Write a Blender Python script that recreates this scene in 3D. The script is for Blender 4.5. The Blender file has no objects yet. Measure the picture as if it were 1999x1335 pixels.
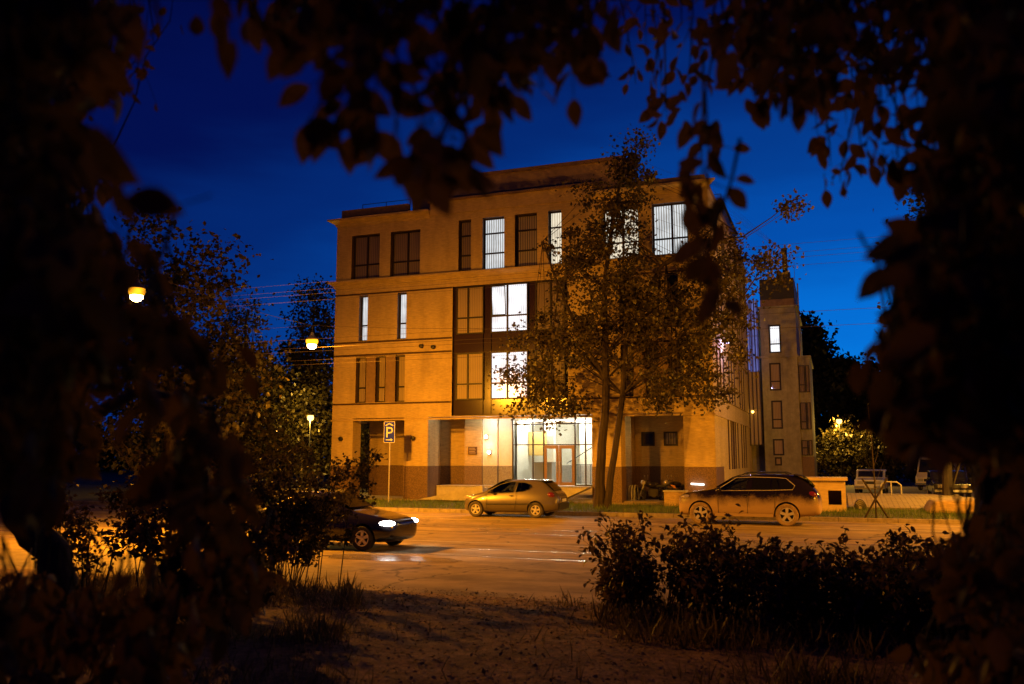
import bpy, bmesh, math, random
import numpy as np
from mathutils import Vector, Matrix

R = math.radians
S = bpy.context.scene
COL = S.collection
rnd = random.Random(7)

# ------------------------------------------------------------------ camera
FPX, PITCH, YAW, CAMH = 1694.7, R(7.665), R(20.27), 2.27
cam = bpy.data.cameras.new("camera")
cam.sensor_width = 36.0
cam.lens = FPX / 1999 * 36.0
cam.clip_start = 0.05
cam.clip_end = 1500
cam.dof.use_dof = True
cam.dof.focus_distance = 36.0
cam.dof.aperture_fstop = 1.8
camo = bpy.data.objects.new("camera", cam)
COL.objects.link(camo)
camo.location = (0, 0, CAMH)
camo.rotation_euler = (math.pi / 2 + PITCH, 0, YAW)
S.camera = camo

# ------------------------------------------------------------------ world (dusk sky) and exposure
W = bpy.data.worlds.new("World")
S.world = W
W.use_nodes = True
nt = W.node_tree
nt.nodes.clear()
N = nt.nodes.new
out = N("ShaderNodeOutputWorld")
bg = N("ShaderNodeBackground")
# afterglow low in the sky beyond the yard at the right, deep blue away from it
tc = N("ShaderNodeTexCoord"); rot = N("ShaderNodeVectorRotate"); rot.rotation_type = 'Z_AXIS'
rot.inputs["Angle"].default_value = R(4)
nrm = N("ShaderNodeVectorMath"); nrm.operation = 'NORMALIZE'
sc_ = N("ShaderNodeVectorMath"); sc_.operation = 'MULTIPLY'; sc_.inputs[1].default_value = (0.62, 0.0, 1.2)
ln_ = N("ShaderNodeVectorMath"); ln_.operation = 'LENGTH'
sep = N("ShaderNodeSeparateXYZ")
bh = N("ShaderNodeMath"); bh.operation = 'MULTIPLY_ADD'; bh.inputs[1].default_value = -0.75; bh.inputs[2].default_value = 0.0; bh.use_clamp = True
sm = N("ShaderNodeMath"); sm.operation = 'ADD'
nz = N("ShaderNodeTexNoise"); nz.inputs["Scale"].default_value = 5.0; nz.inputs["Detail"].default_value = 5
nmap = N("ShaderNodeMapping"); nmap.inputs["Scale"].default_value = (1, 1, 5)
nm = N("ShaderNodeMath"); nm.operation = 'MULTIPLY_ADD'; nm.inputs[1].default_value = 0.085
ramp = N("ShaderNodeValToRGB"); ramp.color_ramp.interpolation = 'EASE'
els = [(0.10, (0.002, 0.215, 0.80)), (0.24, (0.0015, 0.155, 0.66)), (0.345, (0.001, 0.078, 0.42)), (0.46, (0.0012, 0.042, 0.26)), (0.54, (0.001, 0.021, 0.165)), (0.64, (0.0008, 0.005, 0.075)), (0.80, (0.0005, 0.001, 0.028))]
while len(ramp.color_ramp.elements) < len(els): ramp.color_ramp.elements.new(0.5)
for e_, (p_, c_) in zip(ramp.color_ramp.elements, els): e_.position = p_; e_.color = (*c_, 1)
L_ = nt.links.new
L_(tc.outputs["Generated"], nrm.inputs[0]); L_(nrm.outputs[0], rot.inputs["Vector"]); L_(rot.outputs[0], sc_.inputs[0]); L_(sc_.outputs[0], ln_.inputs[0])
L_(rot.outputs[0], sep.inputs[0]); L_(sep.outputs[1], bh.inputs[0])
L_(ln_.outputs["Value"], sm.inputs[0]); L_(bh.outputs[0], sm.inputs[1])
L_(nrm.outputs[0], nmap.inputs[0]); L_(nmap.outputs[0], nz.inputs[0]); L_(nz.outputs[0], nm.inputs[0]); L_(sm.outputs[0], nm.inputs[2])
L_(nm.outputs[0], ramp.inputs[0]); L_(ramp.outputs[0], bg.inputs[0])
bg.inputs[1].default_value = 1.0
nt.links.new(bg.outputs[0], out.inputs[0])
S.view_settings.view_transform = 'Standard'
S.view_settings.look = 'None'
S.view_settings.exposure = 0
S.view_settings.gamma = 1
S.render.engine = 'CYCLES'
S.cycles.use_denoising = True
S.cycles.max_bounces = 6
S.cycles.transparent_max_bounces = 12
S.cycles.sample_clamp_indirect = 3.0
S.cycles.caustics_reflective = False
S.cycles.caustics_refractive = False

SODIUM = (1.0, 0.35, 0.013)
LAMP_W = 9000.0

# ------------------------------------------------------------------ helpers
def ray(px, py):
    F = Vector((-math.sin(YAW) * math.cos(PITCH), math.cos(YAW) * math.cos(PITCH), math.sin(PITCH)))
    Rr = Vector((math.cos(YAW), math.sin(YAW), 0))
    U = Rr.cross(F)
    return (px - 999.5) / FPX * Rr - (py - 667.5) / FPX * U + F

def at(px, py, Y=None, Z=None, D=None):
    """measured point of the place: the pixel's sight line met with a plane y=Y, z=Z or at depth D"""
    d = ray(px, py)
    t = Y / d.y if Y is not None else ((Z - CAMH) / d.z if Z is not None else D)
    return Vector((0, 0, CAMH)) + t * d

class MB:
    def __init__(self):
        self.v, self.f, self.m, self.s = [], [], [], []
    def add(self, vs, fs, mi=0, smooth=False, M=None):
        o = len(self.v)
        for p in vs:
            p = Vector(p)
            self.v.append(tuple(M @ p) if M else tuple(p))
        for f in fs:
            self.f.append([i + o for i in f]); self.m.append(mi); self.s.append(smooth)
        return self
    def box(self, x0, x1, y0, y1, z0, z1, mi=0, M=None):
        vs = [(x0,y0,z0),(x1,y0,z0),(x1,y1,z0),(x0,y1,z0),(x0,y0,z1),(x1,y0,z1),(x1,y1,z1),(x0,y1,z1)]
        fs = [(0,3,2,1),(4,5,6,7),(0,1,5,4),(1,2,6,5),(2,3,7,6),(3,0,4,7)]
        return self.add(vs, fs, mi, False, M)
    def prism(self, poly, a0, a1, axis='y', mi=0, M=None):
        """poly of (p, q); axis y: (x,z) poly extruded along y; axis x: (y,z); axis z: (x,y)"""
        def mk(p, q, a):
            return {'y': (p, a, q), 'x': (a, p, q), 'z': (p, q, a)}[axis]
        n = len(poly)
        vs = [mk(p, q, a0) for p, q in poly] + [mk(p, q, a1) for p, q in poly]
        fs = [tuple(range(n)), tuple(range(2*n-1, n-1, -1))]
        fs += [(i, i+n, (i+1) % n + n, (i+1) % n) for i in range(n)]
        return self.add(vs, fs, mi, False, M)
    def tube(self, pts, r, n=6, mi=0, M=None, caps=True):
        pts = [Vector(p) for p in pts]
        rs = [float(q) for q in r] if isinstance(r, (list, tuple)) else [float(r)] * len(pts)
        vs, fs = [], []
        ref = Vector((0.31, 0.17, 0.94))
        for i, p in enumerate(pts):
            t = (pts[min(i+1, len(pts)-1)] - pts[max(i-1, 0)])
            t = t.normalized() if t.length > 1e-9 else Vector((0, 0, 1))
            if abs(t.dot(ref)) > 0.95: ref = Vector((0.9, 0.3, 0.1))
            a = t.cross(ref).normalized(); b = t.cross(a)
            for k in range(n):
                an = 2 * math.pi * k / n
                vs.append(p + rs[i] * (math.cos(an) * a + math.sin(an) * b))
        for i in range(len(pts) - 1):
            for k in range(n):
                fs.append((i*n+k, i*n+(k+1) % n, (i+1)*n+(k+1) % n, (i+1)*n+k))
        if caps:
            fs.append(tuple(range(n-1, -1, -1)))
            fs.append(tuple((len(pts)-1)*n+k for k in range(n)))
        return self.add(vs, fs, mi, True, M)
    def lathe(self, prof, n=24, axis='z', c=(0,0,0), mi=0, M=None, closed=False):
        """prof of (radius, along)"""
        vs, fs = [], []
        c = Vector(c)
        for r, h in prof:
            for k in range(n):
                an = 2 * math.pi * k / n
                a, b = r * math.cos(an), r * math.sin(an)
                vs.append(c + Vector({'z': (a, b, h), 'y': (a, h, b), 'x': (h, a, b)}[axis]))
        m = len(prof)
        for i in range(m if closed else m-1):
            j = (i+1) % m
            for k in range(n):
                fs.append((i*n+k, i*n+(k+1) % n, j*n+(k+1) % n, j*n+k))
        if not closed:
            fs.append(tuple(range(n))); fs.append(tuple((m-1)*n+k for k in range(n)))
        return self.add(vs, fs, mi, True, M)
    def ball(self, c, rx, ry=None, rz=None, mi=0, n=12, M=None):
        ry = rx if ry is None else ry; rz = rx if rz is None else rz
        vs, fs = [], []
        k = n // 2
        for i in range(k+1):
            th = math.pi * i / k
            for j in range(n):
                ph = 2 * math.pi * j / n
                vs.append((c[0]+rx*math.sin(th)*math.cos(ph), c[1]+ry*math.sin(th)*math.sin(ph), c[2]+rz*math.cos(th)))
        for i in range(k):
            for j in range(n):
                fs.append((i*n+j, (i+1)*n+j, (i+1)*n+(j+1) % n, i*n+(j+1) % n))
        return self.add(vs, fs, mi, True, M)
    def build(self, name, mats, parent=None, world=True, bevel=0.0):
        me = bpy.data.meshes.new(name)
        me.from_pydata(self.v, [], self.f)
        mats = mats if isinstance(mats, (list, tuple)) else [mats]
        for m in mats: me.materials.append(m)
        me.polygons.foreach_set("material_index", self.m)
        me.polygons.foreach_set("use_smooth", self.s)
        me.update()
        bm = bmesh.new(); bm.from_mesh(me)
        bmesh.ops.recalc_face_normals(bm, faces=bm.faces)
        bm.to_mesh(me); bm.free()
        if any(self.s):
            me.set_sharp_from_angle(angle=R(38))
        return link(name, me, parent, world, bevel)

def link(name, me, parent=None, world=True, bevel=0.0):
    o = bpy.data.objects.new(name, me)
    COL.objects.link(o)
    if parent is not None:
        o.parent = parent
        if world:
            o.matrix_parent_inverse = wm(parent).inverted()
    if bevel:
        b = o.modifiers.new("bevel", 'BEVEL'); b.width = bevel; b.segments = 2; b.limit_method = 'ANGLE'
    return o

def wm(o):
    M = Matrix.LocRotScale(o.location, o.rotation_euler, o.scale)
    if o.parent is not None:
        return wm(o.parent) @ o.matrix_parent_inverse @ M
    return M

def tag(o, label=None, cat=None, group=None, kind=None):
    if label: o["label"] = label
    if cat: o["category"] = cat
    if group: o["group"] = group
    if kind: o["kind"] = kind
    return o

def thing(name, label, cat, loc=(0, 0, 0), rz=0.0, group=None):
    o = bpy.data.objects.new(name, None)
    o.empty_display_size = 0.2
    COL.objects.link(o)
    o.location = loc; o.rotation_euler = (0, 0, rz)
    return tag(o, label, cat, group)

def point(name, loc, watts, col=SODIUM, radius=0.12, parent=None):
    l = bpy.data.lights.new(name, 'POINT'); l.energy = watts; l.color = col; l.shadow_soft_size = radius
    o = bpy.data.objects.new(name, l); COL.objects.link(o); o.location = loc
    if parent is not None:
        o.parent = parent; o.matrix_parent_inverse = wm(parent).inverted()
    return o

def copy_tree(o, parent=None):
    c = o.copy(); COL.objects.link(c)
    if parent is not None: c.parent = parent
    for ch in [x for x in COL.objects if x.parent == o]:
        copy_tree(ch, c)
    return c

# ------------------------------------------------------------------ materials
def mat(name, col, rough=0.7, metal=0.0, var=0.0, vscale=3.0, bump=0.0, bscale=40.0, spec=0.4, coat=0.0, stretch=(1,1,1), col2=None, stain=0.0):
    m = bpy.data.materials.new(name); m.use_nodes = True
    t = m.node_tree; b = t.nodes["Principled BSDF"]
    b.inputs["Base Color"].default_value = (*col, 1)
    b.inputs["Roughness"].default_value = rough
    b.inputs["Metallic"].default_value = metal
    b.inputs["Specular IOR Level"].default_value = spec
    b.inputs["Coat Weight"].default_value = coat
    b.inputs["Coat Roughness"].default_value = 0.05
    if var or bump:
        tc = t.nodes.new("ShaderNodeTexCoord"); mp = t.nodes.new("ShaderNodeMapping")
        mp.inputs["Scale"].default_value = stretch
        t.links.new(tc.outputs["Object"], mp.inputs[0])
    if var:
        n1 = t.nodes.new("ShaderNodeTexNoise"); n1.inputs["Scale"].default_value = vscale
        n1.inputs["Detail"].default_value = 8; n1.inputs["Roughness"].default_value = 0.65
        cr = t.nodes.new("ShaderNodeValToRGB")
        c2 = col2 or tuple(max(0, c * (1 - var)) for c in col)
        c1 = tuple(min(1, c * (1 + var)) for c in col)
        cr.color_ramp.elements[0].position = 0.32; cr.color_ramp.elements[0].color = (*c2, 1)
        cr.color_ramp.elements[1].position = 0.68; cr.color_ramp.elements[1].color = (*c1, 1)
        t.links.new(mp.outputs[0], n1.inputs[0]); t.links.new(n1.outputs[0], cr.inputs[0])
        t.links.new(cr.outputs[0], b.inputs["Base Color"])
        if stain:
            m3 = t.nodes.new("ShaderNodeMapping"); m3.inputs["Scale"].default_value = (1.1, 1.1, .22)
            n3 = t.nodes.new("ShaderNodeTexNoise"); n3.inputs["Scale"].default_value = 1.0; n3.inputs["Detail"].default_value = 7; n3.inputs["Roughness"].default_value = .7
            c3 = t.nodes.new("ShaderNodeValToRGB")
            c3.color_ramp.elements[0].position = .36; c3.color_ramp.elements[0].color = (1-stain, 1-stain*1.05, 1-stain*1.15, 1)
            c3.color_ramp.elements[1].position = .58; c3.color_ramp.elements[1].color = (1, 1, 1, 1)
            x3 = t.nodes.new("ShaderNodeMix"); x3.data_type = 'RGBA'; x3.blend_type = 'MULTIPLY'; x3.inputs[0].default_value = 1
            t.links.new(tc.outputs["Object"], m3.inputs[0]); t.links.new(m3.outputs[0], n3.inputs[0]); t.links.new(n3.outputs[0], c3.inputs[0])
            t.links.new(cr.outputs[0], x3.inputs[6]); t.links.new(c3.outputs[0], x3.inputs[7]); t.links.new(x3.outputs[2], b.inputs["Base Color"])
    if bump:
        n2 = t.nodes.new("ShaderNodeTexNoise"); n2.inputs["Scale"].default_value = bscale
        n2.inputs["Detail"].default_value = 6
        bp = t.nodes.new("ShaderNodeBump"); bp.inputs["Strength"].default_value = bump
        bp.inputs["Distance"].default_value = 0.02
        t.links.new(mp.outputs[0], n2.inputs[0]); t.links.new(n2.outputs[0], bp.inputs["Height"])
        t.links.new(bp.outputs[0], b.inputs["Normal"])
    return m

def emit(name, col, strength):
    m = bpy.data.materials.new(name); m.use_nodes = True
    t = m.node_tree; t.nodes.clear()
    o = t.nodes.new("ShaderNodeOutputMaterial"); e = t.nodes.new("ShaderNodeEmission")
    e.inputs[0].default_value = (*col, 1); e.inputs[1].default_value = strength
    t.links.new(e.outputs[0], o.inputs[0])
    return m

def blind_emit(name, c_hi, c_lo, strength, freq=9.0, contrast=(0.25, 0.6), rungs=False):
    """a lit window seen through vertical blind slats"""
    m = bpy.data.materials.new(name); m.use_nodes = True
    t = m.node_tree; b = t.nodes["Principled BSDF"]
    tc = t.nodes.new("ShaderNodeTexCoord")
    wv = t.nodes.new("ShaderNodeTexWave"); wv.bands_direction = 'X'
    wv.inputs["Scale"].default_value = freq * 0.314; wv.inputs["Distortion"].default_value = 1.1
    wv.inputs["Detail"].default_value = 2; wv.inputs["Detail Scale"].default_value = 0.7
    nz = t.nodes.new("ShaderNodeTexNoise"); nz.inputs["Scale"].default_value = 1.3
    cr = t.nodes.new("ShaderNodeValToRGB")
    cr.color_ramp.elements[0].position = contrast[0]; cr.color_ramp.elements[0].color = (*c_lo, 1)
    cr.color_ramp.elements[1].position = contrast[1]; cr.color_ramp.elements[1].color = (*c_hi, 1)
    mx = t.nodes.new("ShaderNodeMix"); mx.data_type = 'RGBA'; mx.blend_type = 'MULTIPLY'
    mx.inputs[0].default_value = 0.6
    cr2 = t.nodes.new("ShaderNodeValToRGB")
    cr2.color_ramp.elements[0].position = 0.35; cr2.color_ramp.elements[0].color = (0.55, 0.55, 0.55, 1)
    cr2.color_ramp.elements[1].position = 0.6; cr2.color_ramp.elements[1].color = (1, 1, 1, 1)
    t.links.new(tc.outputs["Object"], wv.inputs[0]); t.links.new(tc.outputs["Object"], nz.inputs[0])
    t.links.new(wv.outputs[0], cr.inputs[0]); t.links.new(nz.outputs[0], cr2.inputs[0])
    t.links.new(cr.outputs[0], mx.inputs[6]); t.links.new(cr2.outputs[0], mx.inputs[7])
    b.inputs["Base Color"].default_value = (0.1, 0.1, 0.1, 1); b.inputs["Roughness"].default_value = 0.15
    t.links.new(mx.outputs[2], b.inputs["Emission Color"]); b.inputs["Emission Strength"].default_value = strength
    return m

def blind_dark(name, hi, lo, freq=9.0):
    """an unlit window with blinds drawn behind the glass"""
    m = bpy.data.materials.new(name); m.use_nodes = True
    t = m.node_tree; b = t.nodes["Principled BSDF"]
    tc = t.nodes.new("ShaderNodeTexCoord")
    wv = t.nodes.new("ShaderNodeTexWave"); wv.bands_direction = 'X'
    wv.inputs["Scale"].default_value = freq * 0.314; wv.inputs["Distortion"].default_value = 0.4
    cr = t.nodes.new("ShaderNodeValToRGB")
    cr.color_ramp.elements[0].position = 0.1; cr.color_ramp.elements[0].color = (*lo, 1)
    cr.color_ramp.elements[1].position = 0.5; cr.color_ramp.elements[1].color = (*hi, 1)
    t.links.new(tc.outputs["Object"], wv.inputs[0]); t.links.new(wv.outputs[0], cr.inputs[0])
    t.links.new(cr.outputs[0], b.inputs["Base Color"])
    b.inputs["Roughness"].default_value = 0.6; b.inputs["Coat Weight"].default_value = 1.0; b.inputs["Coat Roughness"].default_value = 0.03
    return m

def leaf_mat(name, col, col2, transl=0.3, gloss=0.06, tcol=None):
    m = bpy.data.materials.new(name); m.use_nodes = True
    t = m.node_tree; t.nodes.clear()
    o = t.nodes.new("ShaderNodeOutputMaterial")
    g = t.nodes.new("ShaderNodeNewGeometry")
    cr = t.nodes.new("ShaderNodeValToRGB")
    cr.color_ramp.elements[0].color = (*col, 1); cr.color_ramp.elements[1].color = (*col2, 1)
    d = t.nodes.new("ShaderNodeBsdfDiffuse"); tr = t.nodes.new("ShaderNodeBsdfTranslucent")
    gl = t.nodes.new("ShaderNodeBsdfGlossy"); gl.inputs["Roughness"].default_value = 0.4
    gl.inputs[0].default_value = (0.6, 0.6, 0.6, 1)
    m1 = t.nodes.new("ShaderNodeMixShader"); m1.inputs[0].default_value = transl
    m2 = t.nodes.new("ShaderNodeMixShader"); m2.inputs[0].default_value = gloss
    t.links.new(g.outputs["Random Per Island"], cr.inputs[0])
    t.links.new(cr.outputs[0], d.inputs[0]); t.links.new(cr.outputs[0], tr.inputs[0])
    if tcol: 
        t.links.remove(tr.inputs[0].links[0]); tr.inputs[0].default_value = (*tcol, 1)
    t.links.new(d.outputs[0], m1.inputs[1]); t.links.new(tr.outputs[0], m1.inputs[2])
    t.links.new(m1.outputs[0], m2.inputs[1]); t.links.new(gl.outputs[0], m2.inputs[2])
    t.links.new(m2.outputs[0], o.inputs[0])
    return m

def glass_mat(name, tintc=(0.8, 0.85, 0.85), refl=0.12):
    m = bpy.data.materials.new(name); m.use_nodes = True
    t = m.node_tree; t.nodes.clear()
    o = t.nodes.new("ShaderNodeOutputMaterial")
    tr = t.nodes.new("ShaderNodeBsdfTransparent"); tr.inputs[0].default_value = (*tintc, 1)
    gl = t.nodes.new("ShaderNodeBsdfGlossy"); gl.inputs["Roughness"].default_value = 0.02
    mx = t.nodes.new("ShaderNodeMixShader"); fr = t.nodes.new("ShaderNodeFresnel"); fr.inputs[0].default_value = 1.5
    t.links.new(fr.outputs[0], mx.inputs[0])
    t.links.new(tr.outputs[0], mx.inputs[1]); t.links.new(gl.outputs[0], mx.inputs[2])
    t.links.new(mx.outputs[0], o.inputs[0])
    return m

M = {}
M['plaster'] = mat("beige_plaster", (0.52, 0.40, 0.19), 0.85, var=0.2, vscale=4.5, bump=0.4, bscale=26, stretch=(.7, .7, 4.5), stain=0.2)
M['plaster_grey'] = mat("grey_green_plaster", (0.34, 0.34, 0.25), 0.85, var=0.2, vscale=3, bump=0.3, bscale=30, stain=0.35)
M['groove_shade'] = mat("groove_shade_brown", (.07, .04, .022), .7)  # dark colour standing in for the shade inside the facade grooves
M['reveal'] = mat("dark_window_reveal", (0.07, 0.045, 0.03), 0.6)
M['brown_panel'] = mat("brown_panel", (0.24, 0.16, 0.09), 0.6, var=0.15, vscale=5)
M['stone'] = mat("brown_granite_plinth", (0.15, 0.095, 0.06), 0.5, var=0.5, vscale=22, bump=0.1, bscale=60)
M['cream'] = mat("cream_plaster", (0.72, 0.66, 0.54), 0.8, var=0.08, vscale=8, bump=0.15, bscale=60)
M['frame'] = mat("dark_bronze_frame", (0.018, 0.013, 0.010), 0.5)
M['spandrel'] = mat("dark_spandrel_glass", (0.03, 0.016, 0.010), 0.18, spec=0.5)
M['roofdark'] = mat("dark_roof_metal", (0.03, 0.03, 0.035), 0.6)
M['parapet'] = mat("weathered_parapet", (0.22, 0.15, 0.10), 0.8, var=0.25, vscale=4)
M['steel'] = mat("dull_steel", (0.25, 0.25, 0.26), 0.4, metal=0.7)
M['galv'] = mat("galvanised_post", (0.45, 0.42, 0.36), 0.45, metal=0.3, var=0.15, vscale=10)
M['black'] = mat("black_paint", (0.015, 0.015, 0.016), 0.45)
M['rubber'] = mat("black_rubber", (0.02, 0.02, 0.02), 0.8)
M['wood'] = mat("brown_door_wood", (0.22, 0.11, 0.035), 0.5, var=0.2, vscale=8, stretch=(6, 6, 0.6))
M['concrete'] = mat("pale_concrete", (0.42, 0.39, 0.33), 0.8, var=0.18, vscale=3, bump=0.2, bscale=25)
M['brick_low'] = mat("yellow_stone", (0.38, 0.27, 0.13), 0.85, var=0.3, vscale=6, bump=0.4, bscale=12, stretch=(1, 1, 3))
M['lit_blind'] = blind_emit("lit_window_with_blinds", (0.80, 0.86, 0.90), (0.28, 0.28, 0.26), 1.0, 8.0)
M['lit_soft'] = blind_emit("lit_window_pale_blinds", (0.85, 0.88, 0.92), (0.5, 0.52, 0.52), 1.0, 10.0)
M['lit_warm'] = blind_emit("lit_window_warm_blinds", (1.0, 0.90, 0.68), (0.62, 0.52, 0.36), 1.0, 8.0)
M['lit_white'] = blind_emit("bright_white_window", (1.0, 0.99, 1.0), (0.60, 0.64, 0.72), 1.35, 9.0, contrast=(.1, .45))
M['lit_dim'] = blind_emit("dim_green_window", (0.40, 0.42, 0.30), (0.2, 0.22, 0.15), 0.55, 3.0)
M['un_blind'] = blind_dark("drawn_brown_blinds", (0.20, 0.155, 0.11), (0.11, 0.085, 0.06))
M['un_pale'] = blind_dark("drawn_pale_blinds", (0.34, 0.27, 0.18), (0.24, 0.19, 0.12), 10)
M['un_grey'] = blind_dark("drawn_grey_blinds", (0.30, 0.27, 0.23), (0.08, 0.07, 0.06), 8)
M['darkglass'] = mat("dark_window_glass", (0.02, 0.018, 0.018), 0.05, spec=0.6)
M['blueglass'] = blind_emit("blue_lit_stair_glass", (0.16, 0.24, 0.80), (0.03, 0.05, 0.25), 0.5, 6.0)
M['tinted'] = mat("tinted_car_glass", (0.006, 0.006, 0.006), 0.06, spec=0.25)
M['skyglass'] = mat("facade_glass_reflecting", (0.25, 0.25, 0.32), 0.04, metal=0.85)
M['glass'] = glass_mat("clear_glass")
M['carglass'] = glass_mat("car_window_glass", (0.55, 0.58, 0.55))
M['sodium'] = emit("sodium_bulb", (1.0, 0.6, 0.2), 60)
M['bowl_halo'] = emit("amber_bowl_halo", (1.0, 0.36, 0.012), 2.6)  # amber glow of the bowl imitates the halo round each hanging lamp
M['sodium_small'] = emit("small_sodium_bulb", (1.0, 0.5, 0.08), 9)
M['whitelamp'] = emit("white_lamp", (1.0, 0.95, 0.86), 10)
M['headlight'] = emit("headlight_beam", (1.0, 0.97, 0.92), 45)
M['asphalt'] = mat("asphalt", (0.30, 0.225, 0.115), 0.78, var=0.35, vscale=1.3, bump=0.35, bscale=60, spec=0.22, stretch=(0.22, 1, 1), stain=.3)
def add_cracks(m):
    t = m.node_tree; b = t.nodes["Principled BSDF"]; src = b.inputs["Base Color"].links[0].from_socket
    tc = t.nodes.new("ShaderNodeTexCoord"); n = t.nodes.new("ShaderNodeTexNoise"); n.inputs["Scale"].default_value = 1.4; n.inputs["Detail"].default_value = 5
    ad = t.nodes.new("ShaderNodeMix"); ad.data_type = 'RGBA'; ad.blend_type = 'LINEAR_LIGHT'; ad.inputs[0].default_value = .55
    v = t.nodes.new("ShaderNodeTexVoronoi"); v.feature = 'DISTANCE_TO_EDGE'; v.inputs["Scale"].default_value = .22
    r = t.nodes.new("ShaderNodeValToRGB"); r.color_ramp.elements[0].position = .0; r.color_ramp.elements[0].color = (.35, .35, .35, 1); r.color_ramp.elements[1].position = .012; r.color_ramp.elements[1].color = (1, 1, 1, 1)
    x = t.nodes.new("ShaderNodeMix"); x.data_type = 'RGBA'; x.blend_type = 'MULTIPLY'; x.inputs[0].default_value = 1
    t.links.new(tc.outputs["Object"], n.inputs[0]); t.links.new(tc.outputs["Object"], ad.inputs[6]); t.links.new(n.outputs["Color"], ad.inputs[7])
    t.links.new(ad.outputs[2], v.inputs["Vector"]); t.links.new(v.outputs["Distance"], r.inputs[0])
    t.links.new(src, x.inputs[6]); t.links.new(r.outputs[0], x.inputs[7]); t.links.new(x.outputs[2], b.inputs["Base Color"])
add_cracks(M['asphalt'])
M['soil'] = mat("trodden_earth", (0.23, 0.132, 0.055), 0.95, var=0.65, vscale=9, bump=1.0, bscale=32, stain=.45)
M['verge'] = mat("verge_soil", (0.085, 0.075, 0.035), 0.95, var=0.4, vscale=3.0, bump=0.6, bscale=20)
M['paving'] = mat("paving", (0.24, 0.19, 0.13), 0.8, var=0.2, vscale=4, bump=0.3, bscale=20)
M['kerb'] = mat("kerb_concrete", (0.26, 0.22, 0.17), 0.8, var=0.3, vscale=5, bump=0.3, bscale=25)
def brick_mat(name, c1, c2, cm, scale):
    m = bpy.data.materials.new(name); m.use_nodes = True
    t = m.node_tree; b = t.nodes["Principled BSDF"]; b.inputs["Roughness"].default_value = .85
    tc = t.nodes.new("ShaderNodeTexCoord"); br = t.nodes.new("ShaderNodeTexBrick"); br.inputs["Scale"].default_value = scale
    br.inputs["Color1"].default_value = (*c1, 1); br.inputs["Color2"].default_value = (*c2, 1); br.inputs["Mortar"].default_value = (*cm, 1)
    br.inputs["Mortar Size"].default_value = .03; br.inputs["Row Height"].default_value = .25
    bp = t.nodes.new("ShaderNodeBump"); bp.inputs["Strength"].default_value = .5; bp.inputs["Distance"].default_value = .02; bp.invert = True
    t.links.new(tc.outputs["Object"], br.inputs[0]); t.links.new(br.outputs[0], b.inputs["Base Color"]); t.links.new(br.outputs[1], bp.inputs["Height"]); t.links.new(bp.outputs[0], b.inputs["Normal"])
    return m
M['slope'] = brick_mat("yellow_paving_blocks", (.46, .33, .15), (.36, .25, .11), (.16, .11, .05), 1.2)
M['line'] = mat("worn_road_paint", (0.42, 0.38, 0.3), 0.6, var=0.45, vscale=5, stretch=(0.5, 1, 1))
M['bark'] = mat("tree_bark", (0.036, 0.025, 0.016), 0.9, var=0.45, vscale=7, bump=0.8, bscale=24, stretch=(1, 1, 0.25))
M['twig'] = mat("dark_twig", (0.02, 0.015, 0.012), 0.8)
M['leaf'] = leaf_mat("tree_leaves", (0.034, 0.031, 0.009), (0.115, 0.088, 0.024), 0.28, 0.05)
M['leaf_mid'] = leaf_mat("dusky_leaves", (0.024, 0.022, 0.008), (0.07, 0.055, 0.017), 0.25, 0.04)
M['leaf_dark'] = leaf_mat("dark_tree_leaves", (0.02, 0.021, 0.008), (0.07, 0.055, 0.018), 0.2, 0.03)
M['leaf_near'] = leaf_mat("overhanging_leaves", (0.012, 0.009, 0.004), (0.10, 0.055, 0.016), 0.5, 0.03, (0.14, 0.072, 0.016))
M['leaf_shrub'] = leaf_mat("shrub_leaves", (0.03, 0.022, 0.009), (0.13, 0.08, 0.025), 0.4, 0.05)
M['grass'] = leaf_mat("grass_blades", (0.06, 0.052, 0.016), (0.20, 0.15, 0.055), 0.3, 0.04)
M['grass_far'] = leaf_mat("verge_grass", (0.06, 0.10, 0.015), (0.13, 0.19, 0.035), 0.35, 0.04)
M['litter'] = leaf_mat("dry_leaf_litter", (0.06, 0.035, 0.018), (0.24, 0.16, 0.08), 0.1, 0.05)

# ------------------------------------------------------------------ foliage helpers
T_DIAMOND = (np.array([(0,0,0), (-.36,.42,.10), (0,1,-.05), (.36,.42,.10)]), np.array([(0,2,1), (0,3,2)]))
T_MAPLE = (np.array([(0,0,0), (-.55,.25,.06), (-.28,.42,.02), (-.42,.85,.08), (0,1.05,-.05), (.42,.85,.08), (.28,.42,.02), (.55,.25,.06)]),
           np.array([(0,2,1), (0,4,2), (2,4,3), (0,6,4), (6,5,4), (0,7,6)]))
def _oval(w=0.5):
    t = [0.0, 0.14, 0.34, 0.56, 0.78, 1.0]; ww = [0.0, 0.56, 0.94, 1.0, 0.66, 0.0]
    vs = [(0, a, -0.22 * a * a) for a in t]
    L = [(-w * b * 0.5, a, 0.10 * b - 0.22 * a * a) for a, b in zip(t[1:5], ww[1:5])]
    Rr = [(-x, y, z) for x, y, z in L]
    fs = []
    for side, off in ((1, 6), (-1, 10)):
        s = [0] + [off + i for i in range(4)] + [5]
        for i in range(5):
            q = [i, i+1, s[i+1], s[i]]
            q = [v for k, v in enumerate(q) if v not in q[:k]]
            tris = [(q[0], q[1], q[2])] + ([(q[0], q[2], q[3])] if len(q) == 4 else [])
            fs += [tr if side > 0 else tr[::-1] for tr in tris]
    return np.array(vs + L + Rr), np.array(fs)
T_OVAL = _oval(0.56)
T_BLADE = (np.array([(-.04,0,0), (.04,0,0), (-.03,.5,.06), (.03,.5,.06), (0,1,.28)]), np.array([(0,1,3), (0,3,2), (2,3,4)]))

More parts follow.
